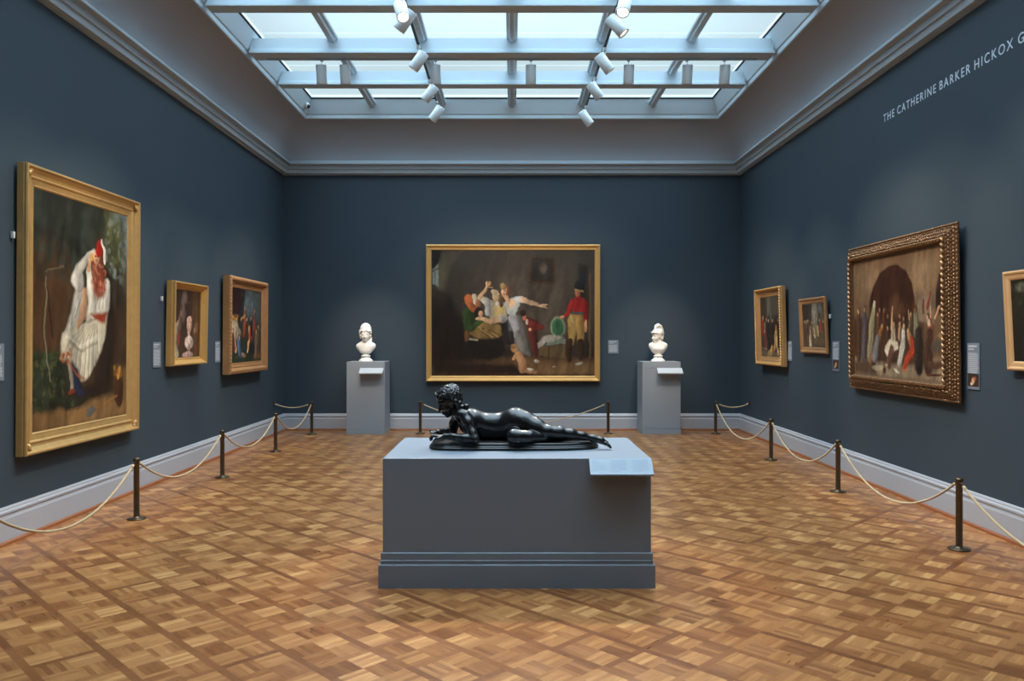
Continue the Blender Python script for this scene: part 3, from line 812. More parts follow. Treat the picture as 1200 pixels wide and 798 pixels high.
# ---------------------------------------------------------------- rope barriers
post_me = MB().lathe([(0.078, 0.0), (0.079, 0.003), (0.079, 0.010), (0.074, 0.013), (0.036, 0.016), (0.028, 0.022), (0.0245, 0.030), (0.0245, 0.505), (0.027, 0.508), (0.029, 0.514), (0.029, 0.530), (0.026, 0.536), (0.018, 0.541)], 28).mesh('pole')
post_me.materials.append(M['post'])
def ring_mb(d):
    b = MB(); d = Vector(d).normalized()
    b.tube([d * 0.02 + Vector((0, 0, 0.500)), d * 0.036 + Vector((0, 0, 0.500))], 0.007, 8)
    c = d * 0.042 + Vector((0, 0, 0.492))
    b.tube([c + d * 0.012 * math.cos(a) + Vector((0, 0, 0.012 * math.sin(a))) for a in [2 * PI * k / 14 for k in range(15)]], 0.0032, 6)
    return b
def post(x, y, label, dirs):
    r = empty('rope_stanchion', (x, y, 0)); tag(r, label, 'stanchion')
    link('pole', post_me, None, r)
    for d in dirs: ring_mb(d).build('rope_hook', M['post'], r)
    return r
def rope(a, b_, sag, label):
    a, b_ = Vector(a), Vector(b_); o0 = (a + b_) / 2
    n = 90; L = (b_ - a).length; k = 2 * PI / 0.055
    path = [a.lerp(b_, t / n) - Vector((0, 0, sag * (1 - (2 * t / n - 1) ** 2))) for t in range(n + 1)]
    # resample finely and lay three strands around the path
    fine = []; m = 4
    for i in range(n):
        for j in range(m): fine.append(path[i].lerp(path[i + 1], j / m))
    fine.append(path[-1]); mb = MB()
    side = (b_ - a).cross(Vector((0, 0, 1))).normalized()
    s_acc = [0.0]
    for i in range(1, len(fine)): s_acc.append(s_acc[-1] + (fine[i] - fine[i - 1]).length)
    for st in range(3):
        pts = []
        for i, p in enumerate(fine):
            t = (fine[min(i + 1, len(fine) - 1)] - fine[max(i - 1, 0)]).normalized(); u = side; w = t.cross(u).normalized()
            ph = k * s_acc[i] + st * 2 * PI / 3
            pts.append(p + (u * math.cos(ph) + w * math.sin(ph)) * 0.0048 - o0)
        mb.tube(pts, 0.0056, 6)
    for e_, q in ((a, path[3]), (b_, path[-4])):                     # bound ends
        dv = (q - e_).normalized(); mb.tube([e_ - o0, e_ + dv * 0.035 - o0], 0.0115, 10)
    o = mb.build('barrier_rope', M['rope'], None, o0); tag(o, label, 'rope'); return o
XL, XR = -3.30, 3.368
LP = [(4.95, 'bronze stanchion nearest the viewer along the left wall'), (6.99, 'bronze stanchion under the far edge of the tall painting of the woman in white'),
      (9.06, 'third bronze stanchion from the far wall on the left side, below two small gilt frames'), (11.1, 'second bronze stanchion from the far wall on the left side'),
      (13.10, 'bronze stanchion in the far left corner before the far wall')]
RP = [(3.85, 'bronze stanchion nearest the viewer along the right wall'), (5.99, 'large bronze stanchion closest in view by the right wall'),
      (8.215, 'bronze stanchion below the dark carved frame'), (10.34, 'second bronze stanchion from the far wall on the right side'),
      (13.15, 'bronze stanchion in the far right corner before the far wall')]
for X0, lst, sd in ((XL, LP, 'left'), (XR, RP, 'right')):
    for i, (y, lab) in enumerate(lst):
        last = i == len(lst) - 1; wd = (-1 if X0 < 0 else 1, 0, 0)
        post(X0, y, lab, [(0, -1, 0)] + ([wd] if last else [(0, 1, 0)]))
    for i in range(len(lst) - 1):
        y0, y1 = lst[i][0], lst[i + 1][0]
        rope((X0, y0 + 0.060, 0.484), (X0, y1 - 0.060, 0.484), {0: 0.30, 1: 0.27, 2: 0.26, 3: 0.27}[i] if sd == 'left' else {0: 0.28, 1: 0.33, 2: 0.31, 3: 0.37}[i],
             'cream twisted rope along the %s wall, span %s' % (sd, ['running out of view at the near end', 'beside the second stanchion from the viewer', 'between the middle stanchions', 'reaching the corner stanchion'][i]))
    y = lst[-1][0]; s_ = -1 if X0 < 0 else 1
    rope((X0 + s_ * 0.060, y, 0.486), (s_ * (XW - 0.02), y, 0.500), 0.055, 'short cream rope from the corner stanchion to the %s wall' % sd)
    w = MB(); w.cbox(-0.012, 0.012, -0.02, 0.02, -0.03, 0.03, 0.003)
    w.tube([(0, 0, 0.0), (-s_ * 0.02, 0, 0.0)], 0.006, 8)
    tag(w.build('wall_hook', M['post'], None, (s_ * (XW - 0.012), y, 0.505)), 'small bronze hook holding the short rope on the %s wall' % sd, 'hook')
post(-1.517, 13.15, 'bronze stanchion on the far side behind the head of the bronze figure', [(1, 0, 0)])
post(1.590, 13.15, 'bronze stanchion in front of the large central painting near the helmeted bust', [(-1, 0, 0)])
rope((-1.457, 13.15, 0.484), (1.530, 13.15, 0.484), 0.33, 'long cream rope hanging below the large central painting')
# ---------------------------------------------------------------- oil paintings as coloured canvas meshes
class Paint:
    def __init__(s, w, h, base, top=None, px=300):
        s.asp = w / h; s.nx = int(px); s.ny = max(40, int(px / s.asp))
        s.x, s.y = np.meshgrid(np.linspace(0, 1, s.nx), np.linspace(0, 1, s.ny))   # y down
        b, t = s2l(base), s2l(top if top else base)
        s.img = t + (b - t) * s.y[..., None]
        s.fold = s._vn(26, 5, 77) * 0.6 + s._vn(60, 14, 78) * 0.4 - 0.5; s.k = 0
    def _vn(s, nx_, ny_, seed):
        r = np.random.default_rng(seed); g = r.random((ny_ + 2, int(nx_ * s.asp) + 3))
        t = s.x * 0.35 * s.y
        gy, gx = s.y * ny_, np.clip((s.x * 0.85 + 0.12 * s.y) * (g.shape[1] - 2), 0, g.shape[1] - 2.01); iy, ix = np.minimum(gy.astype(int), g.shape[0] - 2), gx.astype(int)
        fy, fx = gy - iy, gx - ix; fy = fy * fy * (3 - 2 * fy); fx = fx * fx * (3 - 2 * fx)
        return (g[iy, ix] * (1 - fx) + g[iy, ix + 1] * fx) * (1 - fy) + (g[iy + 1, ix] * (1 - fx) + g[iy + 1, ix + 1] * fx) * fy
    def _mix(s, m, c, a, sh=1.0):
        m = np.clip(m, 0, 1)[..., None] * a
        s.img = s.img * (1 - m) + s2l(c) * np.clip(sh * (1 + 1.1 * s.fold), 0.15, 1.8)[..., None] * m
    def warp(s, n, amp):
        dx = (s._vn(n, n, 5) - 0.5) * amp + (s._vn(n * 3, n * 3, 6) - 0.5) * amp * 0.5; dy = (s._vn(n, n, 7) - 0.5) * amp + (s._vn(n * 3, n * 3, 8) - 0.5) * amp * 0.5
        ix = np.clip(((s.x + dx / s.asp) * (s.nx - 1)).round().astype(int), 0, s.nx - 1); iy = np.clip(((s.y + dy) * (s.ny - 1)).round().astype(int), 0, s.ny - 1)
        s.img = s.img[iy, ix]; return s
    def b(s, cx, cy, rx, ry, c, ang=0, soft=0.25, a=1.0):
        """blob; radii as fractions of the height"""
        dx = (s.x - cx) * s.asp; dy = s.y - cy; ca, sa = math.cos(ang), math.sin(ang)
        u = (dx * ca + dy * sa) / rx; v = (-dx * sa + dy * ca) / ry
        sm = soft < 0.5
        s._mix((1 - np.sqrt(u * u + v * v)) / soft + 0.5, c, a, np.clip(1.0 - 0.28 * (dx / rx) - 0.22 * (dy / ry), 0.45, 1.3) if sm else 1.0); return s
    def l(s, pts, r, c, soft=0.35, a=1.0):
        """tapered stroke through points, r list or number (fraction of height)"""
        n = len(pts); rr = r if hasattr(r, '__len__') else [r] * n
        d = np.full(s.x.shape, 9.0); sg = np.zeros(s.x.shape)
        for i in range(n - 1):
            ax, ay = pts[i][0] * s.asp, pts[i][1]; bx, by = pts[i + 1][0] * s.asp, pts[i + 1][1]
            X, Y = s.x * s.asp, s.y; L2 = (bx - ax) ** 2 + (by - ay) ** 2 + 1e-9
            t = np.clip(((X - ax) * (bx - ax) + (Y - ay) * (by - ay)) / L2, 0, 1)
            q = np.hypot(X - ax - t * (bx - ax), Y - ay - t * (by - ay)) / (rr[i] + (rr[i + 1] - rr[i]) * t)
            sg = np.where(q < d, (X - ax - t * (bx - ax)) / (rr[i] + (rr[i + 1] - rr[i]) * t), sg); d = np.minimum(d, q)
        s._mix((1 - d) / soft + 0.5, c, a, np.clip(1.0 - 0.38 * sg - 0.15 * d * d, 0.4, 1.3)); return s
    def p(s, pts, c, soft=0.008, a=1.0):
        """filled polygon"""
        X, Y = s.x, s.y; ins = np.zeros(X.shape, bool); n = len(pts); dist = np.full(X.shape, 9.0)
        for i in range(n):
            x0, y0 = pts[i]; x1, y1 = pts[(i + 1) % n]
            if y0 != y1:
                cnd = ((y0 > Y) != (y1 > Y)) & (X < (x1 - x0) * (Y - y0) / (y1 - y0) + x0); ins ^= cnd
            L2 = ((x1 - x0) * s.asp) ** 2 + (y1 - y0) ** 2 + 1e-9
            t = np.clip((((X - x0) * (x1 - x0)) * s.asp ** 2 + (Y - y0) * (y1 - y0)) / L2, 0, 1)
            dist = np.minimum(dist, np.hypot((X - x0 - t * (x1 - x0)) * s.asp, Y - y0 - t * (y1 - y0)))
        s._mix(np.where(ins, dist, -dist) / soft + 0.5, c, a); return s
    def noise(s, n, amp, seed=0):
        r = np.random.default_rng(seed); g = r.random((n + 2, int(n * s.asp) + 3))
        gy, gx = s.y * n, s.x * (g.shape[1] - 2); iy, ix = gy.astype(int), gx.astype(int)
        iy = np.minimum(iy, g.shape[0] - 2); ix = np.minimum(ix, g.shape[1] - 2)
        fy, fx = gy - iy, gx - ix; fy = fy * fy * (3 - 2 * fy); fx = fx * fx * (3 - 2 * fx)
        v = (g[iy, ix] * (1 - fx) + g[iy, ix + 1] * fx) * (1 - fy) + (g[iy + 1, ix] * (1 - fx) + g[iy + 1, ix + 1] * fx) * fy
        s.img = s.img * (1 + amp * (v - 0.5) * 2)[..., None]; return s
    def leaves(s, x0, y0, x1, y1, n, cols, r=0.012, seed=1, a=0.6):
        q = np.random.default_rng(seed)
        for _ in range(n):
            s.b(q.uniform(x0, x1), q.uniform(y0, y1), r * q.uniform(0.6, 1.6), r * q.uniform(0.4, 1.0), cols[q.integers(len(cols))], q.uniform(0, 3), 0.6, a)
        return s
    def canvas(s, w, h, parent, y):
        """grid mesh in local XZ facing -Y, centred"""
        s.warp(16, 0.013)
        nx, ny = s.nx, s.ny
        X = np.linspace(-w / 2, w / 2, nx); Z = np.linspace(h / 2, -h / 2, ny)
        V = np.zeros((ny * nx, 3)); gx, gz = np.meshgrid(X, Z); V[:, 0] = gx.ravel(); V[:, 2] = gz.ravel()
        i = np.arange(ny * nx).reshape(ny, nx)
        Q = np.stack([i[:-1, :-1].ravel(), i[1:, :-1].ravel(), i[1:, 1:].ravel(), i[:-1, 1:].ravel()], 1)
        me = bpy.data.meshes.new('canvas')
        me.vertices.add(len(V)); me.vertices.foreach_set('co', V.ravel())
        me.loops.add(Q.size); me.loops.foreach_set('vertex_index', Q.ravel().astype(np.int32))
        me.polygons.add(len(Q)); me.polygons.foreach_set('loop_start', (np.arange(len(Q)) * 4).astype(np.int32))
        me.update(calc_edges=True); me.validate()
        at = me.color_attributes.new('paint', 'FLOAT_COLOR', 'POINT')
        c = np.ones((ny * nx, 4), np.float32); c[:, :3] = np.clip(s.img * 0.72, 0.0, 1).reshape(-1, 3)
        at.data.foreach_set('color', c.ravel())
        return link('canvas', me, M['canvas'], parent, (0, y, 0))

def sweep_frame(w, h, prof):
    """prof: (distance in from the outer edge, height off the back); mitred round the rectangle, facing -Y"""
    V = []; n = len(prof)
    for sx, sz in ((-1, 1), (1, 1), (1, -1), (-1, -1)):
        V += [(sx * (w / 2 - u), -t, sz * (h / 2 - u)) for u, t in prof]
    F = [(c * n + i, c * n + (i + 1) % n, ((c + 1) % 4) * n + (i + 1) % n, ((c + 1) % 4) * n + i) for c in range(4) for i in range(n)]
    return V, F

def painting(side, yc, zc, w, h, tlean, xback, prof, fm, side_m, art, m_in, recess, label, orn=None):
    """side -1 left wall, +1 right wall, 0 far wall. xback: distance of the back plane from the room axis"""
    rotz = {-1: PI / 2, 1: -PI / 2, 0: 0}[side]
    loc = (side * xback, yc, zc) if side else (yc, xback, zc)
    r = empty('framed_painting', loc, (tlean, 0, rotz)); tag(r, label, 'painting')
    V, F = sweep_frame(w, h, prof)
    MB().add(V, F).build('frame', fm, r)
    art.canvas(w - 2 * m_in + 0.01, h - 2 * m_in + 0.01, r, -recess)
    e = 0.012
    MB().box(-w / 2 + e, w / 2 - e, -0.006, -0.001, -h / 2 + e, h / 2 - e).build('backboard', M['bole'], r)
    if orn: orn(r, w, h)
    return r

def perim(w, h, inset, step):
    out = []; X, Z = w / 2 - inset, h / 2 - inset
    for (ax, az, bx, bz) in ((-X, Z, X, Z), (X, Z, X, -Z), (X, -Z, -X, -Z), (-X, -Z, -X, Z)):
        L = math.hypot(bx - ax, bz - az); n = max(1, round(L / step))
        for i in range(n): out.append((ax + (bx - ax) * i / n, az + (bz - az) * i / n, math.atan2(bz - az, bx - ax)))
    return out

def folk(A, items, hr=0.024):
    """standing or bending clothed figures: (points, radius, cloth colour, head offset or None)"""
    for pts, r, c, hd in items:
        A.l(pts, [r * (0.7 + 0.6 * i / max(1, len(pts) - 1)) for i in range(len(pts))], tuple(int(v * 0.85) for v in c), 0.5)
        for k in (-0.6, -0.1, 0.4):
            A.l([(p_[0] + k * r, p_[1] + 0.01) for p_ in pts], r * 0.14, tuple(min(255, int(v * (0.55 if k < 0 else 1.25))) for v in c), 0.9, 0.6)
        if hd:
            x_, y_ = pts[0][0] + hd[0], pts[0][1] + hd[1]
            A.b(x_ + 0.006, y_ - 0.008, hr * 1.1, hr * 1.1, (54, 36, 26), 0, 0.4); A.b(x_ - 0.003, y_ + 0.004, hr * 0.8, hr, (196, 150, 112), 0, 0.4)

# ---- the tall painting of a seated woman in white
A = Paint(1.555, 1.98, (92, 70, 44), (44, 48, 38), 330)
A.b(0.25, 0.10, 0.40, 0.22, (38, 40, 32)).b(0.95, 0.02, 0.10, 0.30, (120, 140, 150), 0, 0.9).b(0.83, 0.20, 0.12, 0.22, (92, 90, 52), 0, 0.9)
A.b(0.10, 0.48, 0.28, 0.26, (74, 50, 30), 0, 0.6).b(0.70, 0.50, 0.26, 0.34, (54, 46, 34), 0.2, 0.6).b(0.78, 0.66, 0.24, 0.22, (58, 42, 28), 0, 0.5)
A.leaves(0.72, 0.02, 0.99, 0.35, 150, [(98, 96, 58), (70, 78, 46), (130, 138, 132), (56, 60, 40)], 0.018, 3, 0.5)
A.leaves(0.0, 0.02, 0.7, 0.35, 160, [(34, 38, 30), (52, 56, 44), (60, 66, 56)], 0.03, 4, 0.35)
A.p([(0, 0.80), (0.3, 0.74), (1, 0.76), (1, 1), (0, 1)], (112, 84, 50), 0.05).p([(0, 0.91), (0.55, 0.87), (1, 0.93), (1, 1), (0, 1)], (134, 98, 58), 0.05)
A.b(0.13, 0.80, 0.16, 0.13, (36, 40, 26), 0.2, 0.3).b(0.35, 0.87, 0.17, 0.06, (40, 40, 26), 0.1, 0.4)
A.leaves(0.0, 0.68, 0.40, 0.92, 220, [(50, 62, 36), (30, 36, 22), (74, 78, 44), (44, 50, 40)], 0.014, 5, 0.7)
A.l([(0.12, 0.34), (0.28, 0.30)], 0.004, (96, 84, 60)).l([(0.125, 0.36), (0.11, 0.62), (0.16, 0.80)], 0.005, (140, 132, 104), 0.5, 0.6).l([(0.13, 0.40), (0.18, 0.62)], 0.004, (30, 26, 20))
A.b(0.66, 0.80, 0.20, 0.05, (52, 36, 22), 0, 0.6, 0.8)
# dark hollow behind, then skirt and shawl
A.l([(0.74, 0.34), (0.76, 0.58), (0.70, 0.80)], [0.05, 0.07, 0.07], (46, 32, 24), 0.6).b(0.62, 0.86, 0.22, 0.035, (44, 30, 20), 0, 0.8)
A.l([(0.345, 0.70), (0.375, 0.83)], 0.018, (150, 136, 112), 0.5).l([(0.40, 0.74), (0.445, 0.85)], [0.03, 0.024], (36, 44, 66), 0.4).b(0.47, 0.865, 0.036, 0.014, (34, 40, 58)).b(0.375, 0.853, 0.030, 0.012, (110, 46, 30))
A.p([(0.274, 0.60), (0.40, 0.56), (0.55, 0.54), (0.745, 0.50), (0.735, 0.60), (0.686, 0.68), (0.60, 0.745), (0.53, 0.80), (0.475, 0.81), (0.43, 0.75), (0.38, 0.715), (0.262, 0.70), (0.258, 0.64)], (206, 194, 166), 0.02)
A.p([(0.40, 0.40), (0.50, 0.40), (0.47, 0.54), (0.33, 0.60), (0.285, 0.61), (0.36, 0.50)], (186, 180, 166), 0.02)
for k, (hx, hy) in enumerate(((0.28, 0.69), (0.34, 0.70), (0.40, 0.735), (0.44, 0.77), (0.49, 0.80), (0.54, 0.785), (0.60, 0.735), (0.66, 0.68))):
    for dx_, cc in ((0.0, (152, 136, 108)), (0.018, (232, 222, 198))):
        A.l([(0.52 + 0.018 * k + dx_, 0.555), ((0.50 + hx) / 2 - 0.02 + 0.012 * k + dx_, 0.62 + 0.02 * (hy - 0.6)), (hx + dx_, hy)], [0.004, 0.010, 0.006], cc, 0.9, 0.55)
A.l([(0.32, 0.61), (0.46, 0.655), (0.66, 0.60)], 0.010, (236, 226, 204), 0.9, 0.5).l([(0.34, 0.635), (0.47, 0.675), (0.64, 0.63)], 0.007, (140, 124, 98), 0.9, 0.55)
for k in range(5): A.l([(0.46 - 0.03 * k, 0.42 + 0.03 * k), (0.40 - 0.022 * k, 0.52 + 0.016 * k)], 0.006, [(150, 142, 126), (222, 214, 198)][k % 2], 0.7, 0.6)
A.l([(0.33, 0.71), (0.43, 0.78), (0.50, 0.80)], 0.008, (166, 88, 56), 0.7, 0.7).leaves(0.26, 0.67, 0.37, 0.72, 26, [(160, 76, 46), (190, 140, 100)], 0.009, 6, 0.8)
# sleeves, bare arm, raised hand
A.b(0.428, 0.355, 0.052, 0.050, (196, 190, 176), 0.3, 0.3).l([(0.60, 0.21), (0.52, 0.255), (0.44, 0.31)], [0.016, 0.022, 0.034], (186, 180, 166), 0.5)
A.p([(0.50, 0.40), (0.60, 0.36), (0.70, 0.38), (0.72, 0.46), (0.62, 0.52), (0.52, 0.54)], (190, 178, 156), 0.02)
A.l([(0.50, 0.405), (0.485, 0.50), (0.43, 0.56)], [0.026, 0.028, 0.016], (204, 158, 120), 0.4)
A.l([(0.745, 0.365), (0.725, 0.445), (0.60, 0.495)], [0.034, 0.048, 0.030], (214, 206, 188), 0.35).l([(0.585, 0.48), (0.56, 0.40), (0.545, 0.30)], [0.034, 0.030, 0.018], (212, 204, 186), 0.4)
A.l([(0.545, 0.30), (0.555, 0.25)], [0.014, 0.009], (212, 166, 124), 0.4).b(0.575, 0.235, 0.016, 0.018, (198, 152, 84), 0, 0.5)
for k in range(6): A.l([(0.66 + 0.014 * k, 0.38), (0.62 + 0.02 * k, 0.47)], 0.005, [(158, 148, 128), (234, 228, 212)][k % 2], 0.8, 0.55)
A.p([(0.56, 0.50), (0.74, 0.49), (0.73, 0.54), (0.69, 0.545), (0.62, 0.525)], (150, 58, 34), 0.02)
# head, falling hair, red cap
A.l([(0.64, 0.25), (0.66, 0.37)], [0.045, 0.060], (142, 70, 48), 0.5, 0.95).leaves(0.57, 0.26, 0.74, 0.39, 46, [(176, 100, 72), (130, 56, 38), (204, 146, 112)], 0.010, 8, 0.55)
A.b(0.628, 0.232, 0.030, 0.036, (206, 158, 120), 0, 0.3).l([(0.61, 0.226), (0.622, 0.228)], 0.0035, (70, 40, 28)).l([(0.638, 0.228), (0.650, 0.230)], 0.0035, (70, 40, 28)).l([(0.622, 0.25), (0.634, 0.25)], 0.003, (150, 60, 44))
A.l([(0.655, 0.165), (0.66, 0.20)], [0.020, 0.034], (160, 28, 18), 0.3).l([(0.685, 0.155), (0.728, 0.20), (0.722, 0.26)], [0.008, 0.010, 0.007], (214, 206, 190), 0.6)
# jar of flowers and spade
A.b(0.905, 0.87, 0.045, 0.09, (66, 38, 20), 0, 0.2).b(0.885, 0.785, 0.045, 0.022, (150, 100, 40), 0, 0.5).leaves(0.84, 0.76, 0.94, 0.82, 25, [(196, 140, 60), (110, 70, 30)], 0.009, 9, 0.8)
A.l([(0.62, 0.945), (0.88, 0.895)], 0.006, (150, 104, 56)).b(0.57, 0.958, 0.045, 0.020, (92, 88, 82), -0.3)
A.noise(60, 0.10, 1).noise(14, 0.12, 2)
G1 = [(0.0, 0.0), (0.0, 0.050), (0.004, 0.058), (0.000, 0.072), (0.006, 0.084), (0.018, 0.086), (0.026, 0.080), (0.032, 0.070), (0.060, 0.048), (0.082, 0.044), (0.088, 0.050),
      (0.098, 0.052), (0.106, 0.046), (0.112, 0.040), (0.150, 0.034), (0.158, 0.036), (0.166, 0.030), (0.176, 0.020), (0.176, 0.0)]
def corner_orn(r, w, h, sc=1.0, m=None, ins=0.05, lift=0.066):
    for sx in (-1, 1):
        for sz in (-1, 1):
            b = MB()
            for k in range(5):
                a = PI / 4 + (k - 2) * 0.42; L = 0.030 * sc
                b.ell((sx * (w / 2 - ins - L * math.cos(a) * 0.6), -lift, sz * (h / 2 - ins - L * math.sin(a) * 0.6)), (0.018 * sc, 0.010 * sc, 0.008 * sc), 10, 6,
                      Matrix.Rotation(-math.atan2(sz * math.sin(a), sx * math.cos(a)), 3, 'Y'))
            b.build('corner_ornament', m or M['gold'], r)
painting(-1, 7.225, EYE + 0.219, 1.91, 2.328, 0.006, 3.908, G1, M['gold'], None, A, 0.172, 0.026,
         'tall gilt framed painting of a seated woman in white with a red cap', lambda r, w, h: corner_orn(r, w, h, 1.4))

# ---- small painting: marble bust among figures
A = Paint(0.79, 0.78, (78, 56, 40), (60, 44, 36), 200)
A.b(0.40, 0.15, 0.10, 0.14, (120, 98, 92), 0.3, 0.6).b(0.40, 0.40, 0.14, 0.20, (56, 42, 34), 0, 0.6).b(0.80, 0.40, 0.10, 0.50, (92, 66, 44), 0, 0.6).b(0.86, 0.7, 0.06, 0.4, (110, 66, 34), 0, 0.5)
A.b(0.28, 0.38, 0.07, 0.12, (98, 72, 60), 0.2, 0.5).b(0.44, 0.28, 0.05, 0.08, (40, 34, 28), 0, 0.5)
A.l([(0.14, 0.55), (0.10, 0.80), (0.18, 0.95)], 0.06, (190, 170, 140), 0.5).b(0.20, 0.50, 0.035, 0.05, (214, 186, 160)).b(0.22, 0.72, 0.05, 0.12, (160, 60, 50), 0.2, 0.6, 0.7)
A.b(0.60, 0.52, 0.10, 0.115, (226, 176, 148), 0, 0.3).b(0.60, 0.44, 0.09, 0.06, (216, 170, 146)).b(0.58, 0.62, 0.06, 0.04, (170, 120, 96)).l([(0.58, 0.60), (0.59, 0.68)], 0.045, (200, 160, 136))
A.b(0.60, 0.78, 0.155, 0.10, (226, 196, 180), 0, 0.25).l([(0.60, 0.86), (0.60, 0.92)], 0.05, (190, 150, 136)).b(0.56, 0.97, 0.20, 0.05, (180, 146, 134)).b(0.60, 0.90, 0.085, 0.012, (120, 86, 72))
A.l([(0.52, 0.48), (0.54, 0.60)], 0.016, (120, 84, 66), 0.8, 0.6).l([(0.69, 0.46), (0.67, 0.60)], 0.018, (150, 104, 84), 0.8, 0.6).b(0.57, 0.53, 0.012, 0.008, (96, 60, 48)).b(0.64, 0.53, 0.012, 0.008, (96, 60, 48)).l([(0.60, 0.53), (0.595, 0.57)], 0.008, (236, 196, 170), 0.6, 0.8)
A.l([(0.50, 0.74), (0.62, 0.84), (0.72, 0.74)], 0.010, (170, 130, 116), 0.8, 0.7).b(0.82, 0.60, 0.05, 0.05, (190, 140, 110), 0, 0.5).l([(0.84, 0.64), (0.86, 0.84)], 0.05, (104, 62, 44), 0.6)
A.l([(0.36, 0.18), (0.42, 0.34), (0.38, 0.46)], [0.05, 0.07, 0.04], (112, 88, 80), 0.7, 0.7).b(0.30, 0.36, 0.035, 0.045, (156, 120, 100), 0, 0.6).l([(0.26, 0.42), (0.24, 0.56)], 0.05, (120, 88, 72), 0.7)
A.leaves(0.02, 0.05, 0.98, 0.9, 120, [(56, 40, 32), (110, 84, 68), (140, 112, 90), (40, 30, 26)], 0.018, 71, 0.3)
A.b(0.86, 0.56, 0.05, 0.08, (150, 100, 70), 0, 0.6).noise(40, 0.2, 5)
G2 = [(0, 0), (0, 0.060), (0.006, 0.066), (0.006, 0.092), (0.012, 0.100), (0.022, 0.100), (0.028, 0.094), (0.034, 0.080), (0.062, 0.044), (0.070, 0.040), (0.078, 0.044), (0.084, 0.040), (0.088, 0.028), (0.100, 0.024), (0.100, 0.0)]
painting(-1, 9.472, EYE + 0.157, 0.985, 0.976, 0.020, 3.905, G2, M['gold_b'], None, A, 0.098, 0.030,
         'small deep gilt framed painting of a pale marble bust among dark figures')

# ---- mythological crowd, warm wood frame
A = Paint(1.35, 1.06, (34, 44, 30), (52, 60, 62), 240)
A.b(0.20, 0.15, 0.25, 0.35, (46, 26, 26), 0, 0.7).b(0.62, 0.18, 0.20, 0.20, (96, 108, 110), 0.3, 0.8).b(0.85, 0.30, 0.15, 0.3, (70, 82, 84), 0, 0.8).b(0.40, 0.1, 0.06, 0.15, (40, 42, 34), 0, 0.6)
A.b(0.14, 0.54, 0.16, 0.11, (176, 160, 132), 0.1, 0.25).b(0.25, 0.62, 0.12, 0.08, (150, 134, 110)).l([(0.05, 0.40), (0.22, 0.42)], 0.02, (206, 150, 70), 0.6).leaves(0.02, 0.36, 0.26, 0.44, 24, [(216, 166, 90), (130, 60, 40)], 0.016, 3)
A.l([(0.44, 0.30), (0.46, 0.48), (0.42, 0.62)], [0.02, 0.06, 0.05], (150, 70, 44), 0.5).b(0.45, 0.28, 0.025, 0.03, (190, 130, 90)).l([(0.33, 0.42), (0.46, 0.36)], 0.018, (180, 130, 84))
A.l([(0.78, 0.34), (0.76, 0.52), (0.62, 0.78)], [0.03, 0.07, 0.06], (120, 60, 44), 0.5).b(0.76, 0.30, 0.026, 0.032, (170, 90, 60)).l([(0.60, 0.52), (0.58, 0.72), (0.54, 0.86)], [0.035, 0.045, 0.02], (226, 178, 124), 0.4)
A.b(0.62, 0.60, 0.05, 0.08, (170, 60, 40), 0.4, 0.5).b(0.68, 0.82, 0.12, 0.12, (30, 24, 26), 0, 0.5).l([(0.88, 0.50), (0.90, 0.90)], 0.05, (54, 44, 40), 0.6).b(0.80, 0.70, 0.02, 0.16, (120, 110, 100), 0, 0.8)
A.l([(0.14, 0.66), (0.18, 0.82)], [0.03, 0.05], (200, 150, 110), 0.4).b(0.05, 0.80, 0.05, 0.06, (160, 50, 34), 0, 0.5).l([(0.24, 0.64), (0.30, 0.86)], [0.04, 0.06], (90, 110, 140), 0.5).b(0.24, 0.62, 0.03, 0.036, (204, 178, 150))
A.l([(0.34, 0.88), (0.48, 0.92)], 0.028, (196, 150, 110), 0.5).p([(0, 0.90), (1, 0.90), (1, 1), (0, 1)], (42, 56, 34), 0.06, 0.8).b(0.85, 0.92, 0.15, 0.04, (130, 86, 40), 0, 0.6)
folk(A, [([(0.10, 0.62), (0.12, 0.80)], 0.045, (110, 60, 44), (0, -0.05)), ([(0.90, 0.56), (0.90, 0.84)], 0.05, (84, 70, 56), (0, -0.05)), ([(0.52, 0.46), (0.54, 0.66)], 0.045, (70, 60, 44), (0, -0.05)),
         ([(0.30, 0.70), (0.33, 0.88)], 0.04, (76, 92, 120), (-0.01, -0.04)), ([(0.66, 0.44), (0.68, 0.60)], 0.04, (50, 46, 48), (0, -0.05)), ([(0.84, 0.62), (0.82, 0.88)], 0.035, (140, 110, 84), (0, -0.04))], 0.028)
A.leaves(0.0, 0.35, 1.0, 0.95, 190, [(40, 34, 26), (150, 110, 78), (90, 60, 44), (70, 74, 60), (30, 30, 30)], 0.015, 72, 0.4).leaves(0.35, 0.0, 1.0, 0.4, 60, [(96, 104, 104), (60, 68, 70), (40, 44, 40)], 0.04, 73, 0.3)
A.noise(40, 0.25, 7).noise(16, 0.2, 8)
G3 = [(0, 0), (0, 0.090), (0.006, 0.098), (0.014, 0.094), (0.018, 0.104), (0.030, 0.112), (0.046, 0.112), (0.056, 0.104), (0.060, 0.092), (0.076, 0.060), (0.084, 0.056), (0.090, 0.062), (0.100, 0.062),
      (0.106, 0.052), (0.136, 0.046), (0.142, 0.050), (0.150, 0.040), (0.150, 0.0)]
def bead_line(name, inset, step, lift, rad, m, twist=0.7):
    def f(r, w, h):
        b = MB()
        for x, z, a in perim(w, h, inset, step):
            b.ell((x, -lift, z), (rad[0], rad[1], rad[2]), 8, 5, Matrix.Rotation(-(a + twist), 3, 'Y'))
        b.build(name, m, r)
    return f
painting(-1, 11.535, EYE + 0.165, 1.65, 1.345, 0.006, 3.895, G3, M['gold_red'], None, A, 0.146, 0.042,
         'gilt framed painting of a crowd by a cloudy sky, next to the far left corner',
         bead_line('carved_edge', 0.016, 0.050, 0.098, (0.020, 0.012, 0.012), M['gold_red']))

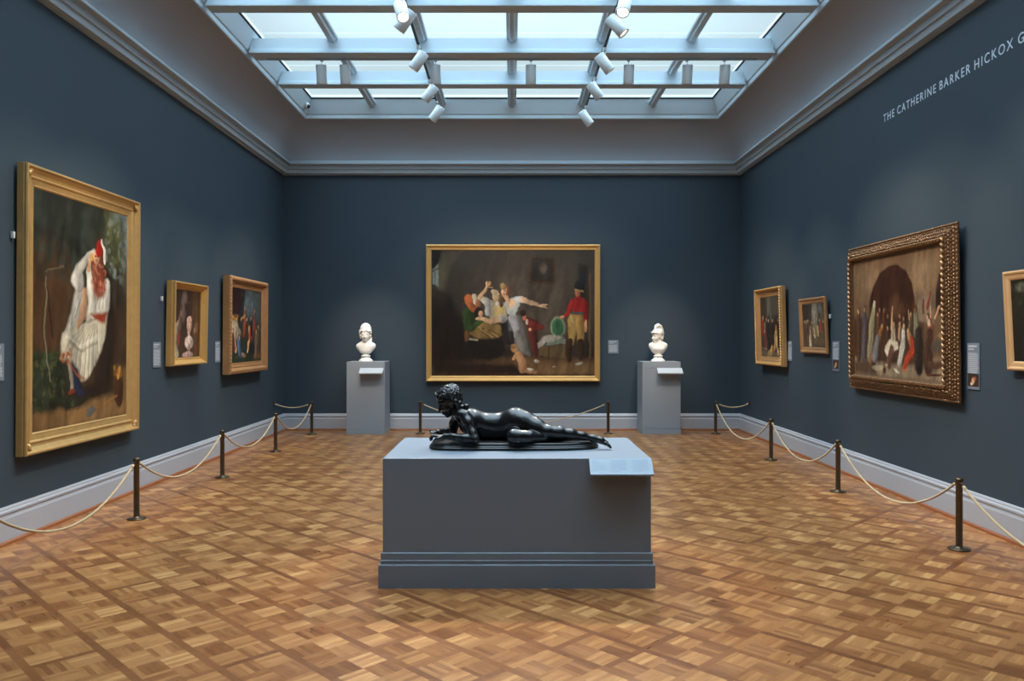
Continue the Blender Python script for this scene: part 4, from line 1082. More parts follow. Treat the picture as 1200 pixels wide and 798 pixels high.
# ---- large central painting on the far wall
A = Paint(2.79, 2.14, (40, 28, 20), (62, 55, 48), 520)
A.b(0.62, 0.45, 0.50, 0.35, (78, 66, 54), 0, 0.9).p([(0, 0.0), (0.07, 0.0), (0.02, 0.16), (0, 0.18)], (24, 22, 20), 0.02).p([(0.07, 0.03), (0.19, 0.0), (0.12, 0.14), (0.085, 0.36), (0.03, 0.30), (0.03, 0.12)], (78, 70, 54), 0.02)
A.p([(0.005, 0.15), (0.04, 0.11), (0.045, 0.29), (0.005, 0.27)], (128, 134, 124), 0.01).l([(0.0, 0.17), (0.04, 0.15)], 0.004, (50, 46, 40)).l([(0.02, 0.14), (0.02, 0.29)], 0.003, (50, 46, 40))
A.b(0.05, 0.45, 0.12, 0.14, (44, 34, 26), 0, 0.4).p([(0, 0.40), (0.2, 0.5), (0.25, 1), (0, 1)], (34, 24, 18), 0.10)
A.p([(0.60, 0.05), (0.76, 0.05), (0.76, 0.27), (0.60, 0.27)], (74, 50, 30), 0.008).p([(0.612, 0.065), (0.745, 0.065), (0.745, 0.25), (0.612, 0.25)], (44, 36, 30), 0.008).b(0.685, 0.14, 0.03, 0.045, (110, 92, 74), 0, 0.6, 0.6).b(0.66, 0.10, 0.05, 0.05, (60, 50, 42), 0, 0.8, 0.6)
A.p([(0.962, 0.18), (0.975, 0.18), (0.978, 0.86), (0.965, 0.86)], (96, 74, 46), 0.006).p([(0.90, 0.10), (0.96, 0.12), (0.962, 0.86), (0.93, 0.86)], (48, 38, 30), 0.02)
A.p([(0, 0.93), (0.5, 0.86), (1, 0.87), (1, 1), (0, 1)], (112, 80, 50), 0.06).p([(0.0, 0.86), (0.5, 0.90), (0.62, 1.0), (0, 1)], (42, 28, 20), 0.06).b(0.85, 0.95, 0.25, 0.04, (124, 92, 60), 0, 0.8)
# table with cloth and basket
A.p([(0.20, 0.66), (0.26, 0.57), (0.42, 0.60), (0.45, 0.66), (0.44, 0.80), (0.24, 0.80)], (58, 44, 30), 0.02).p([(0.23, 0.66), (0.29, 0.56), (0.42, 0.60), (0.445, 0.665), (0.34, 0.72), (0.28, 0.70)], (140, 108, 62), 0.012)
for k in range(5): A.l([(0.27 + 0.02 * k, 0.60 + 0.01 * k), (0.36 + 0.015 * k, 0.70 - 0.006 * k)], 0.007, [(110, 80, 42), (172, 140, 86)][k % 2], 0.7, 0.7)
A.l([(0.27, 0.70), (0.30, 0.74)], 0.012, (120, 92, 54)).p([(0.22, 0.70), (0.45, 0.70), (0.46, 0.82), (0.36, 0.88), (0.22, 0.84)], (30, 22, 17), 0.03).l([(0.23, 0.70), (0.28, 0.71)], 0.008, (170, 156, 130))
# person in green with orange head cloth
A.l([(0.225, 0.50), (0.235, 0.60)], [0.045, 0.05], (54, 72, 34)).l([(0.24, 0.62), (0.30, 0.57)], 0.018, (60, 80, 40)).b(0.235, 0.405, 0.036, 0.055, (180, 96, 50), -0.3).l([(0.235, 0.44), (0.26, 0.47)], 0.02, (170, 90, 50)).l([(0.262, 0.36), (0.27, 0.42)], 0.016, (206, 186, 156))
A.b(0.285, 0.43, 0.022, 0.04, (150, 96, 66)).b(0.215, 0.68, 0.022, 0.045, (112, 74, 40)).b(0.29, 0.50, 0.036, 0.05, (38, 28, 22)).b(0.302, 0.505, 0.018, 0.026, (200, 150, 112))
# bearded old man with arm thrown up
A.l([(0.46, 0.45), (0.47, 0.62), (0.47, 0.70)], [0.05, 0.06, 0.05], (36, 30, 26)).p([(0.36, 0.40), (0.44, 0.42), (0.465, 0.52), (0.44, 0.58), (0.36, 0.56), (0.345, 0.47)], (186, 166, 132), 0.015)
A.p([(0.375, 0.43), (0.45, 0.43), (0.455, 0.52), (0.39, 0.53)], (206, 174, 110), 0.015).l([(0.295, 0.375), (0.36, 0.43)], [0.018, 0.03], (200, 188, 166)).l([(0.345, 0.41), (0.345, 0.50)], 0.022, (176, 168, 158))
A.l([(0.345, 0.265), (0.335, 0.315), (0.295, 0.375)], [0.012, 0.013, 0.02], (206, 158, 114)).l([(0.335, 0.25), (0.342, 0.29)], 0.008, (214, 166, 122)).l([(0.35, 0.245), (0.352, 0.28)], 0.005, (206, 158, 116)).l([(0.355, 0.295), (0.375, 0.298)], 0.005, (200, 152, 110)).l([(0.36, 0.25), (0.358, 0.28)], 0.005, (196, 146, 106))
A.b(0.395, 0.365, 0.028, 0.045, (204, 166, 124)).b(0.385, 0.335, 0.022, 0.022, (196, 170, 134)).b(0.43, 0.40, 0.024, 0.055, (92, 64, 46)).b(0.402, 0.43, 0.012, 0.022, (216, 206, 184)).b(0.41, 0.36, 0.008, 0.005, (90, 60, 44))
A.l([(0.30, 0.545), (0.36, 0.565), (0.42, 0.555)], [0.016, 0.020, 0.022], (206, 160, 118)).b(0.44, 0.545, 0.036, 0.04, (176, 164, 150), 0.3).b(0.285, 0.545, 0.016, 0.014, (210, 166, 124))
# young woman with outstretched arm
A.p([(0.47, 0.52), (0.54, 0.52), (0.57, 0.66), (0.60, 0.84), (0.53, 0.82), (0.48, 0.70)], (104, 98, 94), 0.02).l([(0.50, 0.54), (0.52, 0.62), (0.51, 0.68)], [0.035, 0.03, 0.012], (160, 152, 150)).l([(0.53, 0.66), (0.56, 0.78)], 0.03, (118, 110, 100), 0.6).l([(0.49, 0.66), (0.50, 0.78)], 0.018, (50, 42, 38))
A.p([(0.44, 0.42), (0.50, 0.375), (0.545, 0.40), (0.535, 0.45), (0.51, 0.52), (0.465, 0.50)], (180, 176, 166), 0.012).p([(0.455, 0.41), (0.50, 0.385), (0.52, 0.42), (0.49, 0.47)], (214, 172, 132), 0.012)
A.l([(0.52, 0.385), (0.555, 0.395)], [0.02, 0.024], (196, 194, 188)).l([(0.56, 0.398), (0.62, 0.415), (0.665, 0.435)], [0.020, 0.017, 0.011], (214, 172, 134)).b(0.685, 0.44, 0.024, 0.016, (218, 176, 136), 0.2).l([(0.69, 0.43), (0.712, 0.43)], 0.006, (214, 170, 130)).l([(0.69, 0.447), (0.708, 0.462)], 0.006, (206, 160, 120))
A.b(0.448, 0.335, 0.024, 0.042, (216, 166, 128)).b(0.442, 0.292, 0.026, 0.026, (142, 112, 70)).b(0.470, 0.33, 0.014, 0.04, (120, 66, 44)).b(0.447, 0.35, 0.006, 0.007, (130, 50, 40)).b(0.452, 0.325, 0.006, 0.004, (80, 50, 36)).l([(0.46, 0.37), (0.47, 0.40)], 0.016, (206, 156, 116))
# boy in dark red
A.l([(0.585, 0.56), (0.62, 0.60), (0.625, 0.70), (0.64, 0.84)], [0.03, 0.045, 0.036, 0.02], (82, 34, 26)).l([(0.60, 0.58), (0.675, 0.61), (0.62, 0.635)], [0.026, 0.018, 0.014], (112, 42, 32)).b(0.57, 0.53, 0.018, 0.030, (196, 110, 76)).b(0.56, 0.50, 0.028, 0.026, (44, 30, 24)).b(0.605, 0.63, 0.014, 0.012, (206, 150, 110)).l([(0.588, 0.56), (0.585, 0.585)], 0.010, (190, 176, 158)).b(0.645, 0.885, 0.022, 0.014, (166, 158, 142), 0.5)
# small child at the front
A.l([(0.53, 0.83), (0.555, 0.89), (0.56, 0.94)], [0.026, 0.034, 0.036], (190, 136, 92)).b(0.505, 0.785, 0.026, 0.032, (196, 142, 94)).b(0.505, 0.765, 0.026, 0.020, (160, 116, 70)).l([(0.52, 0.82), (0.505, 0.86)], 0.012, (200, 148, 104)).l([(0.565, 0.95), (0.64, 0.97)], [0.022, 0.014], (170, 120, 84)).b(0.61, 0.945, 0.026, 0.012, (206, 190, 168), 0.3)
# chair and box
A.b(0.775, 0.615, 0.062, 0.085, (136, 142, 116)).b(0.775, 0.615, 0.050, 0.070, (62, 104, 66)).b(0.775, 0.60, 0.02, 0.03, (50, 90, 56), 0, 0.6).p([(0.72, 0.71), (0.82, 0.71), (0.82, 0.75), (0.70, 0.75)], (120, 128, 112), 0.008)
A.p([(0.655, 0.76), (0.82, 0.75), (0.82, 0.86), (0.66, 0.84)], (102, 80, 52), 0.01).l([(0.72, 0.76), (0.72, 0.85)], 0.004, (60, 46, 32)).p([(0.65, 0.74), (0.69, 0.68), (0.75, 0.67), (0.81, 0.70), (0.76, 0.72), (0.70, 0.73), (0.655, 0.78)], (166, 152, 136), 0.014)
# soldier seen from behind
A.l([(0.87, 0.55), (0.855, 0.74)], [0.042, 0.026], (176, 138, 76)).l([(0.91, 0.55), (0.915, 0.74)], [0.042, 0.026], (160, 122, 66)).l([(0.845, 0.73), (0.84, 0.87)], [0.028, 0.018], (66, 42, 26)).l([(0.915, 0.73), (0.915, 0.85)], [0.028, 0.02], (56, 36, 24))
A.p([(0.855, 0.40), (0.885, 0.375), (0.93, 0.38), (0.95, 0.46), (0.93, 0.52), (0.87, 0.51)], (158, 34, 28), 0.012).l([(0.86, 0.42), (0.84, 0.50), (0.81, 0.53)], [0.02, 0.018, 0.013], (168, 38, 30)).l([(0.94, 0.42), (0.945, 0.56)], [0.020, 0.018], (140, 28, 24)).l([(0.87, 0.50), (0.93, 0.505)], 0.010, (70, 80, 76))
A.b(0.80, 0.535, 0.020, 0.014, (206, 150, 110)).b(0.893, 0.345, 0.020, 0.034, (186, 110, 78)).b(0.905, 0.285, 0.040, 0.045, (28, 30, 34)).b(0.925, 0.23, 0.030, 0.045, (34, 40, 46)).l([(0.88, 0.315), (0.925, 0.325)], 0.007, (170, 140, 84)).b(0.945, 0.60, 0.014, 0.05, (190, 140, 98)).b(0.905, 0.90, 0.035, 0.010, (166, 158, 142), -0.3, 0.5).b(0.75, 0.925, 0.016, 0.006, (170, 150, 120))
A.l([(0.85, 0.51), (0.87, 0.58)], 0.006, (206, 190, 160), 0.5, 0.5)
A.noise(90, 0.10, 3).noise(12, 0.12, 4)
G4 = [(0, 0), (0, 0.050), (0.004, 0.060), (0.012, 0.064), (0.022, 0.062), (0.028, 0.052), (0.034, 0.050), (0.058, 0.042), (0.072, 0.040), (0.078, 0.044), (0.088, 0.040), (0.096, 0.028), (0.100, 0.0)]
painting(0, 0.018, EYE + 0.412, 2.984, 2.342, 0.010, 13.668, G4, M['gold_b'], None, A, 0.098, 0.030,
         'large gilt framed painting of a family and a soldier on the far wall')

# ---- slim painting near the far right corner
A = Paint(0.93, 0.90, (64, 48, 36), (86, 80, 68), 200)
A.b(0.15, 0.2, 0.15, 0.3, (60, 56, 46), 0, 0.6).b(0.45, 0.2, 0.10, 0.35, (110, 104, 90), 0, 0.7).b(0.85, 0.25, 0.2, 0.25, (96, 82, 70), 0, 0.7).b(0.75, 0.6, 0.25, 0.28, (40, 32, 28), 0, 0.6)
A.l([(0.12, 0.40), (0.12, 0.60)], 0.055, (176, 48, 36), 0.4).b(0.13, 0.35, 0.03, 0.04, (200, 150, 110)).l([(0.22, 0.45), (0.20, 0.58)], 0.03, (196, 180, 150), 0.5).l([(0.30, 0.55), (0.26, 0.82)], 0.07, (130, 66, 60), 0.5).b(0.42, 0.45, 0.08, 0.14, (44, 40, 34), 0, 0.5)
A.l([(0.76, 0.58), (0.72, 0.75), (0.50, 0.92), (0.35, 0.96)], [0.05, 0.09, 0.07, 0.04], (206, 166, 96), 0.4).b(0.76, 0.52, 0.04, 0.05, (190, 110, 60)).l([(0.80, 0.70), (0.84, 0.92)], 0.045, (214, 180, 120), 0.4).l([(0.60, 0.78), (0.58, 0.92)], 0.04, (160, 84, 40), 0.5)
folk(A, [([(0.30, 0.44), (0.31, 0.66)], 0.05, (60, 50, 42), (0, -0.06)), ([(0.40, 0.46), (0.42, 0.80)], 0.055, (48, 42, 36), (0, -0.06)), ([(0.60, 0.46), (0.60, 0.74)], 0.055, (54, 42, 36), (0, -0.06)),
         ([(0.86, 0.46), (0.88, 0.80)], 0.06, (66, 48, 40), (0, -0.06)), ([(0.22, 0.62), (0.24, 0.84)], 0.05, (140, 74, 64), (0, -0.06))], 0.032)
A.leaves(0.0, 0.40, 1.0, 0.95, 150, [(50, 40, 32), (140, 100, 74), (90, 60, 48), (36, 30, 26)], 0.016, 74, 0.35)
A.p([(0, 0.88), (0.4, 0.90), (1, 0.94), (1, 1), (0, 1)], (126, 112, 92), 0.05, 0.6).l([(0.02, 0.85), (0.3, 0.87)], 0.01, (150, 140, 120)).noise(36, 0.22, 9)
G5 = [(0, 0), (0, 0.052), (0.006, 0.062), (0.010, 0.080), (0.020, 0.086), (0.030, 0.082), (0.040, 0.062), (0.058, 0.046), (0.070, 0.042), (0.078, 0.048), (0.086, 0.042), (0.116, 0.034), (0.122, 0.038), (0.130, 0.028), (0.130, 0.0)]
painting(1, 11.88, EYE + 0.156, 1.18, 1.158, 0.026, 3.893, G5, M['gold_pale'], None, A, 0.126, 0.030,
         'gilt framed painting with a figure in red, nearest the far right corner',
         bead_line('beaded_edge', 0.020, 0.040, 0.082, (0.024, 0.013, 0.011), M['gold_b']))

# ---- small leaning painting
A = Paint(0.74, 0.57, (92, 74, 54), (70, 62, 52), 170)
A.b(0.15, 0.2, 0.2, 0.3, (56, 46, 38), 0, 0.6).b(0.58, 0.25, 0.16, 0.30, (150, 140, 116), 0, 0.7).b(0.80, 0.12, 0.08, 0.10, (110, 112, 120), 0, 0.7).b(0.90, 0.45, 0.10, 0.4, (110, 92, 72), 0, 0.6)
A.l([(0.16, 0.50), (0.20, 0.75)], 0.07, (120, 76, 50), 0.5).b(0.18, 0.42, 0.035, 0.045, (190, 140, 100)).l([(0.34, 0.62), (0.34, 0.90)], [0.05, 0.08], (210, 184, 150), 0.4).b(0.36, 0.54, 0.035, 0.045, (206, 160, 120)).l([(0.50, 0.62), (0.56, 0.72)], 0.08, (196, 170, 130), 0.5)
folk(A, [([(0.10, 0.48), (0.12, 0.76)], 0.055, (96, 66, 48), (0, -0.07)), ([(0.26, 0.46), (0.28, 0.66)], 0.05, (110, 80, 60), (0, -0.07)), ([(0.44, 0.50), (0.46, 0.66)], 0.05, (150, 120, 92), (0, -0.07)),
         ([(0.58, 0.48), (0.60, 0.70)], 0.05, (170, 140, 104), (0, -0.07)), ([(0.92, 0.48), (0.92, 0.74)], 0.05, (104, 80, 60), (0, -0.07))], 0.036)
A.leaves(0.0, 0.40, 1.0, 0.95, 150, [(70, 54, 42), (160, 130, 100), (110, 80, 62), (50, 40, 34)], 0.020, 75, 0.35)
A.l([(0.82, 0.46), (0.80, 0.62)], 0.05, (176, 56, 48), 0.4).b(0.78, 0.40, 0.03, 0.04, (200, 160, 120)).l([(0.68, 0.55), (0.70, 0.70)], 0.05, (186, 166, 110), 0.5).b(0.70, 0.85, 0.3, 0.08, (112, 88, 64), 0, 0.6).noise(30, 0.28, 12)
G6 = [(0, 0), (0, 0.022), (0.005, 0.030), (0.016, 0.033), (0.026, 0.030), (0.034, 0.020), (0.048, 0.016), (0.060, 0.018), (0.068, 0.014), (0.076, 0.010), (0.076, 0.0)]
painting(1, 10.26, EYE + 0.150, 0.90, 0.717, 0.044, 3.898, G6, M['gold_red'], None, A, 0.074, 0.010,
         'smallest framed painting, thin warm gilt frame leaning off the right wall')

# ---- large crowd scene in dark carved frame
A = Paint(1.87, 1.24, (104, 78, 54), (122, 94, 68), 380)
A.b(0.20, 0.12, 0.30, 0.20, (132, 104, 76), 0, 0.8).b(0.80, 0.15, 0.20, 0.25, (134, 108, 80), 0, 0.8)
A.p([(0.21, 0.50), (0.21, 0.36), (0.25, 0.24), (0.33, 0.14), (0.44, 0.085), (0.54, 0.085), (0.63, 0.15), (0.69, 0.25), (0.715, 0.37), (0.715, 0.50)], (58, 31, 19), 0.02)
A.p([(0.21, 0.42), (0.715, 0.42), (0.72, 0.66), (0.20, 0.66)], (70, 40, 25), 0.08).b(0.52, 0.44, 0.10, 0.10, (104, 70, 46), 0, 0.9, 0.7)
A.p([(0.92, 0.50), (0.915, 0.34), (0.94, 0.22), (1.0, 0.14), (1, 0.5)], (52, 34, 24), 0.02).p([(0.74, 0.38), (0.90, 0.36), (0.90, 0.56), (0.74, 0.56)], (128, 108, 88), 0.02)
A.p([(0, 0.83), (0.2, 0.86), (1, 0.83), (1, 1), (0, 1)], (150, 126, 98), 0.05).p([(0.0, 0.88), (0.25, 0.86), (0.30, 1.0), (0, 1)], (84, 62, 46), 0.06)
A.p([(0.0, 0.50), (0.62, 0.52), (0.80, 0.56), (0.82, 0.88), (0.55, 0.90), (0.2, 0.88), (0.0, 0.84)], (72, 48, 34), 0.05)
def fig_(x, y0, y1, r, c, hc=(206, 160, 118), hr=0.024, lean=0.0, hx=0):
    c = tuple(int(v * 0.86) for v in c)
    A.l([(x, y0 + 0.06), (x + lean * 0.5, (y0 + y1) / 2), (x + lean, y1)], [r * 0.9, r * 1.25, r * 1.35], c, 0.5)
    for k in (-0.5, 0.1, 0.6):
        A.l([(x + k * r * 0.8, y0 + 0.09), (x + lean + k * r, y1 - 0.02)], r * 0.13, tuple(int(v * (0.68 if k < 0.5 else 1.15)) if v * 1.15 < 255 else 250 for v in c), 0.6, 0.6)
    A.b(x + hx, y0 + 0.01, hr, hr * 1.25, hc, 0, 0.35)
def drape(pts, r, c, n=4, hl=None):
    A.l(pts, r, tuple(int(v * 0.85) for v in c), 0.5)
    for k in range(n):
        o_ = (k - (n - 1) / 2) / n * 1.3
        A.l([(p_[0] + o_ * (r_ if hasattr(r, '__len__') else r) / 1.5, p_[1]) for p_, r_ in zip(pts, r if hasattr(r, '__len__') else [r] * len(pts))],
            0.0045, tuple(min(255, int(v * (0.55 if k % 2 else 1.22))) for v in c), 0.9, 0.65)
def head(x, y, c=(186, 140, 102), r=0.021, hair=(60, 40, 28)):
    A.b(x + 0.004, y - 0.008, r * 1.1, r * 1.15, hair, 0, 0.4); A.b(x - 0.003, y + 0.004, r * 0.8, r * 1.05, c, 0, 0.4)
drape([(0.06, 0.47), (0.06, 0.86)], 0.035, (86, 60, 44)); head(0.06, 0.44)
drape([(0.14, 0.47), (0.12, 0.85)], [0.035, 0.045], (100, 90, 92)); head(0.145, 0.43)
drape([(0.26, 0.43), (0.235, 0.55), (0.20, 0.84)], [0.034, 0.048, 0.050], (158, 148, 112), 5); A.b(0.265, 0.395, 0.024, 0.032, (184, 172, 146), 0, 0.4)
for x_, y_, c_ in ((0.33, 0.44, (84, 48, 32)), (0.385, 0.45, (110, 60, 36)), (0.43, 0.50, (70, 44, 32)), (0.31, 0.48, (96, 66, 44)), (0.56, 0.50, (64, 42, 32)), (0.60, 0.52, (84, 56, 40))):
    drape([(x_, y_ + 0.03), (x_ + 0.005, y_ + 0.16)], 0.028, c_, 2); head(x_, y_, (160, 114, 82), 0.018)
drape([(0.355, 0.60), (0.31, 0.70), (0.215, 0.88)], [0.030, 0.045, 0.034], (140, 92, 48), 4); head(0.36, 0.575)
drape([(0.30, 0.68), (0.265, 0.84)], [0.034, 0.050], (136, 130, 130), 4)
drape([(0.42, 0.62), (0.42, 0.72)], 0.024, (100, 62, 40), 2); head(0.425, 0.595, r=0.018)
drape([(0.49, 0.60), (0.485, 0.70), (0.47, 0.76)], [0.030, 0.040, 0.042], (204, 178, 142), 3); A.l([(0.481, 0.43), (0.470, 0.60)], [0.008, 0.015], (206, 162, 122), 0.4); head(0.500, 0.565)
A.p([(0.40, 0.73), (0.44, 0.69), (0.53, 0.71), (0.54, 0.76), (0.46, 0.79), (0.41, 0.83), (0.38, 0.78)], (214, 198, 168), 0.02); drape([(0.465, 0.77), (0.43, 0.89)], [0.036, 0.042], (118, 78, 66), 5); A.b(0.405, 0.905, 0.022, 0.010, (190, 150, 116))
head(0.56, 0.565); drape([(0.56, 0.60), (0.55, 0.68)], 0.026, (176, 132, 98), 2); drape([(0.60, 0.62), (0.585, 0.74), (0.55, 0.88)], [0.026, 0.038, 0.036], (200, 190, 174), 5); head(0.605, 0.585)
drape([(0.655, 0.65), (0.68, 0.72)], [0.034, 0.036], (184, 136, 98), 2); head(0.648, 0.615); drape([(0.685, 0.69), (0.69, 0.78), (0.625, 0.85), (0.605, 0.92)], [0.030, 0.044, 0.036, 0.026], (186, 72, 42), 3); A.l([(0.59, 0.935), (0.63, 0.93)], 0.008, (200, 110, 76))
drape([(0.725, 0.50), (0.735, 0.64)], [0.034, 0.042], (134, 128, 98), 4); head(0.722, 0.465, (120, 86, 58)); drape([(0.675, 0.52), (0.66, 0.60)], 0.022, (110, 96, 66), 2); head(0.675, 0.495); A.l([(0.65, 0.465), (0.655, 0.53)], 0.008, (196, 150, 110), 0.5)
drape([(0.750, 0.64), (0.750, 0.90)], [0.048, 0.062], (48, 38, 32), 5)
drape([(0.855, 0.54), (0.870, 0.64)], [0.036, 0.044], (154, 84, 66), 3); head(0.838, 0.520); A.b(0.850, 0.560, 0.022, 0.026, (206, 180, 150), 0, 0.5); A.l([(0.950, 0.445), (0.905, 0.53)], 0.010, (200, 152, 110), 0.5); A.l([(0.876, 0.44), (0.868, 0.52)], 0.009, (196, 148, 108), 0.5)
A.l([(0.872, 0.345), (0.840, 0.45)], [0.010, 0.020], (120, 52, 40), 0.5); A.l([(0.80, 0.40), (0.795, 0.48)], 0.014, (96, 60, 44), 0.6)
drape([(0.857, 0.64), (0.840, 0.90)], [0.046, 0.060], (80, 50, 38), 5)
A.b(0.93, 0.74, 0.09, 0.05, (90, 76, 64), 0, 0.5).b(0.96, 0.66, 0.05, 0.02, (160, 122, 84), 0, 0.5).p([(0.82, 0.86), (1, 0.84), (1, 0.90), (0.84, 0.91)], (84, 58, 40), 0.02).l([(0.83, 0.955), (0.98, 0.945)], 0.008, (92, 48, 34))
A.leaves(0.03, 0.44, 0.92, 0.88, 260, [(60, 40, 30), (150, 108, 76), (100, 70, 52), (40, 28, 22)], 0.008, 41, 0.28)
A.b(0.30, 0.93, 0.10, 0.02, (180, 160, 130), 0, 0.6).b(0.38, 0.95, 0.022, 0.028, (72, 52, 38)).b(0.52, 0.945, 0.05, 0.012, (214, 200, 178), 0.3, 0.5).b(0.25, 0.90, 0.05, 0.010, (70, 50, 38))
A.noise(60, 0.12, 21).noise(14, 0.12, 22)
G7 = [(0, 0), (0, 0.012), (0.006, 0.020), (0.016, 0.022), (0.024, 0.016), (0.032, 0.018), (0.060, 0.036), (0.092, 0.060), (0.104, 0.066), (0.112, 0.060), (0.120, 0.072), (0.136, 0.084), (0.152, 0.078), (0.160, 0.060),
      (0.168, 0.042), (0.176, 0.034), (0.176, 0)]
def carve(r, w, h):
    b = MB()
    for x, z, a in perim(w, h, 0.137, 0.052):
        b.ell((x, -0.080, z), (0.030, 0.016, 0.013), 10, 6, Matrix.Rotation(-(a + 0.6), 3, 'Y'))
    b.build('twisted_rope_moulding', M['gold_orn'], r)
    b = MB()
    for x, z, a in perim(w, h, 0.012, 0.040):
        b.ell((x, -0.020, z), (0.011, 0.009, 0.011), 8, 5)
    b.build('outer_beading', M['gold_orn'], r)
    b = MB(); q = random.Random(5)
    for ins in (0.044, 0.062, 0.080, 0.098):
        for x, z, a in perim(w, h, ins, 0.034):
            t = q.uniform(0.3, 1.2) * (1 if ins not in (0.062, 0.098) else -1)
            b.ell((x + q.uniform(-.006, .006), -(0.028 + (ins - 0.045) * 0.72 + 0.003), z + q.uniform(-.006, .006)), (0.015, 0.0065, 0.0065), 8, 5, Matrix.Rotation(-(a + t), 3, 'Y'))
    b.build('carved_leaf_band', M['gold_orn'], r)
painting(1, 7.988, EYE + 0.212, 2.216, 1.58, 0.012, 3.880, G7, M['gold_dark'], None, A, 0.174, 0.040,
         'large painting of a robed crowd under an arch in a dark carved frame', carve)

# ---- painting cut by the right edge
A = Paint(0.86, 0.60, (34, 28, 20), (48, 46, 34), 200)
A.b(0.75, 0.12, 0.15, 0.10, (190, 180, 130), 0, 0.8).b(0.15, 0.10, 0.1, 0.05, (150, 150, 130), 0, 0.8, 0.5).leaves(0, 0, 1, 0.4, 120, [(44, 42, 30), (70, 66, 46), (30, 26, 20)], 0.03, 31)
A.l([(0.85, 0.45), (0.88, 0.60)], 0.05, (190, 120, 60), 0.5).b(0.50, 0.66, 0.05, 0.05, (196, 170, 130)).b(0.62, 0.70, 0.04, 0.05, (150, 60, 30)).b(0.4, 0.50, 0.06, 0.08, (120, 90, 56), 0, 0.7).noise(30, 0.3, 33)
G8 = [(0, 0), (0, 0.022), (0.004, 0.030), (0.014, 0.034), (0.024, 0.030), (0.030, 0.024), (0.058, 0.022), (0.066, 0.018), (0.072, 0.012), (0.072, 0)]
painting(1, 5.732, EYE + 0.126, 1.0, 0.768, 0.050, 3.888, G8, mat('oak_gilt', (0.60, 0.36, 0.17), 0.45, 0.25, noise=0.1), None, A, 0.070, 0.012,
         'painting in a plain honey coloured frame cut by the right edge of view')

# ---------------------------------------------------------------- wall labels
def wall_label(side, yc, w, z0, z1, label, pic=None):
    h = z1 - z0; zc = (z0 + z1) / 2
    rotz = {-1: PI / 2, 1: -PI / 2, 0: 0}[side]
    loc = (side * (XW - 0.003), yc, EYE + zc) if side else (yc, YF - 0.003, EYE + zc)
    r = empty('wall_label', loc, (0, 0, rotz)); tag(r, label, 'label')
    MB().box(-w / 2, w / 2, -0.006, 0.001, -h / 2, h / 2).build('plate', M['plate'], r)
    b = MB(); q = random.Random(int(yc * 100))
    def bar(x0, x1, za, zb): b.box(x0, x1, -0.0070, -0.0058, zb, za)
    top = h / 2 - 0.02; bottom = -h / 2 + (0.02 if not pic else pic + 0.02)
    bar(-w * 0.42, w * 0.30, top, top - 0.016); bar(-w * 0.42, w * 0.05, top - 0.028, top - 0.038)
    z = top - 0.065
    while z > bottom + 0.012:
        bar(-w * 0.42, w * q.uniform(0.30, 0.42), z, z - 0.0065); z -= 0.0125
    b.build('printed_text', M['plate_text'], r)
    if pic:
        P_ = Paint(w * 0.9, pic, (70, 48, 34), (60, 52, 44), 30)
        P_.b(0.5, 0.55, 0.2, 0.25, (214, 170, 130), 0.4, 0.5).b(0.65, 0.4, 0.14, 0.16, (190, 90, 70), 0, 0.5).b(0.35, 0.8, 0.16, 0.12, (226, 206, 180), 0, 0.5)
        o = P_.canvas(w * 0.9, pic, r, -0.0070); o.name = 'printed_picture'; o.location.z = -h / 2 + pic / 2 + 0.025
    return r
wall_label(-1, 6.035, 0.21, -0.335, -0.05, 'grey wall label at the left edge of view before the tall painting')
wall_label(-1, 8.785, 0.19, -0.335, -0.055, 'grey wall label between the tall painting and the small gilt frame')
wall_label(-1, 10.60, 0.19, -0.335, -0.055, 'grey wall label between the small gilt frame and the crowd painting')
wall_label(0, 1.745, 0.18, -0.285, -0.05, 'grey wall label on the far wall beside the large central painting')
wall_label(1, 11.23, 0.19, -0.335, -0.055, 'plain grey wall label between the two smaller right hand paintings')
wall_label(1, 9.63, 0.20, -0.41, -0.05, 'narrow wall label with a coloured picture, beside the smallest painting', 0.11)
wall_label(1, 6.76, 0.178, -0.445, -0.05, 'large wall label with a picture, just right of the dark carved frame', 0.11)

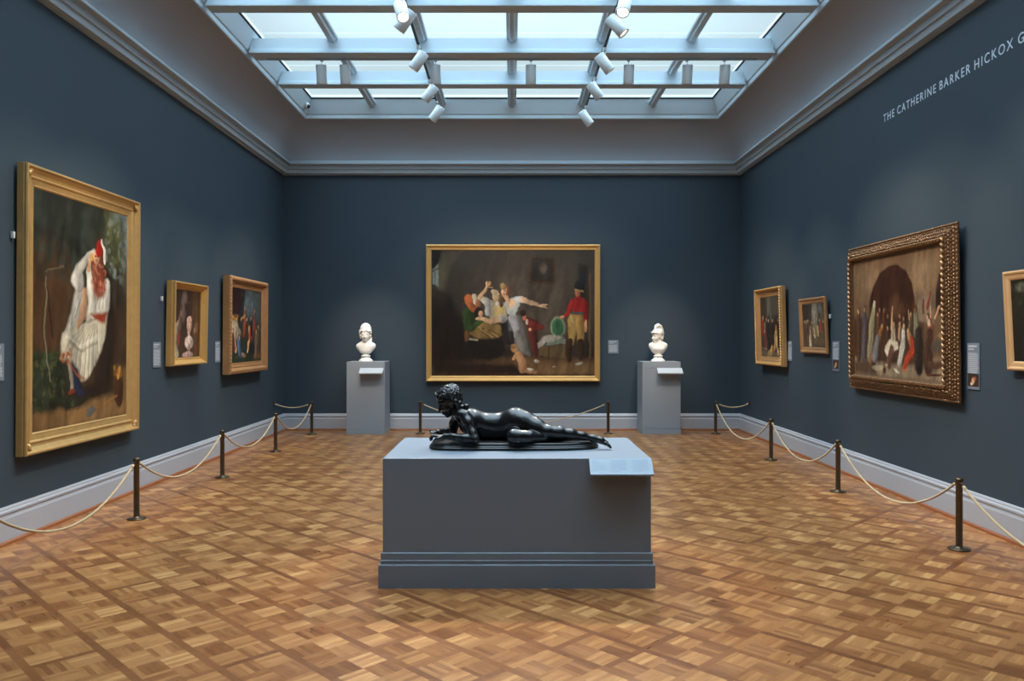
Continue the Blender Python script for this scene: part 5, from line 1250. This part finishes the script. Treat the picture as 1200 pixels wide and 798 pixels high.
# little white sensors on the walls behind the frames
for side, y, z, lab in ((-1, 6.235, 0.80, 'small white wall sensor behind the near side of the tall painting'),
                        (-1, 8.88, 0.43, 'small white wall sensor behind the small gilt frame'),
                        (1, 9.78, 0.255, 'small white wall sensor behind the smallest painting')):
    b = MB(); b.cbox(-0.012, 0.012, -0.012, 0.012, -0.026, 0.026, 0.004); b.ell((0, 0, 0.005), (0.016, 0.009, 0.010), 12, 8)
    o = b.build('wall_sensor', M['sensor'], None, (side * (XW - 0.018), y, EYE + z)); tag(o, lab, 'sensor')

# ---------------------------------------------------------------- lettering on the right wall
def text_mesh(txt, bold=0.000):
    cu = bpy.data.curves.new('lettering', 'FONT'); cu.body = txt; cu.size = 1.0; cu.offset = bold; cu.space_character = 1.30; cu.resolution_u = 4
    tmp = bpy.data.objects.new('tmp_text', cu); COL.objects.link(tmp)
    bpy.context.view_layer.update()
    me = bpy.data.meshes.new_from_object(tmp.evaluated_get(bpy.context.evaluated_depsgraph_get()))
    bpy.data.objects.remove(tmp); bpy.data.curves.remove(cu)
    co = np.zeros(len(me.vertices) * 3); me.vertices.foreach_get('co', co)
    return me, co.reshape(-1, 3)
t_root = empty('wall_lettering', (XW - 0.003, 8.41, EYE + 2.268), (PI / 2, 0, -PI / 2))
tag(t_root, 'pale capital lettering naming the gallery high on the right wall', 'lettering')
x = 0.0; parts = []
for w_ in ('THE', 'CATHERINE', 'BARKER', 'HICKOX', 'G'):
    me, co = text_mesh(w_); w0 = co[:, 0].min(); wd = co[:, 0].max() - w0
    if w_ == 'THE': cap = co[:, 1].max()
    co[:, 0] += x - w0; parts.append((me, co)); x += wd + 0.55
    if w_ == 'HICKOX': full = x - 0.55
for me, co in parts:
    co[:, 0] *= (8.41 - 6.235) / full; co[:, 1] *= 0.080 / cap
    me.vertices.foreach_set('co', co.ravel()); me.update(); me.materials.clear()
    o = link('word', me, M['letters'], t_root)
    sol = o.modifiers.new('thick', 'SOLIDIFY'); sol.thickness = 0.002
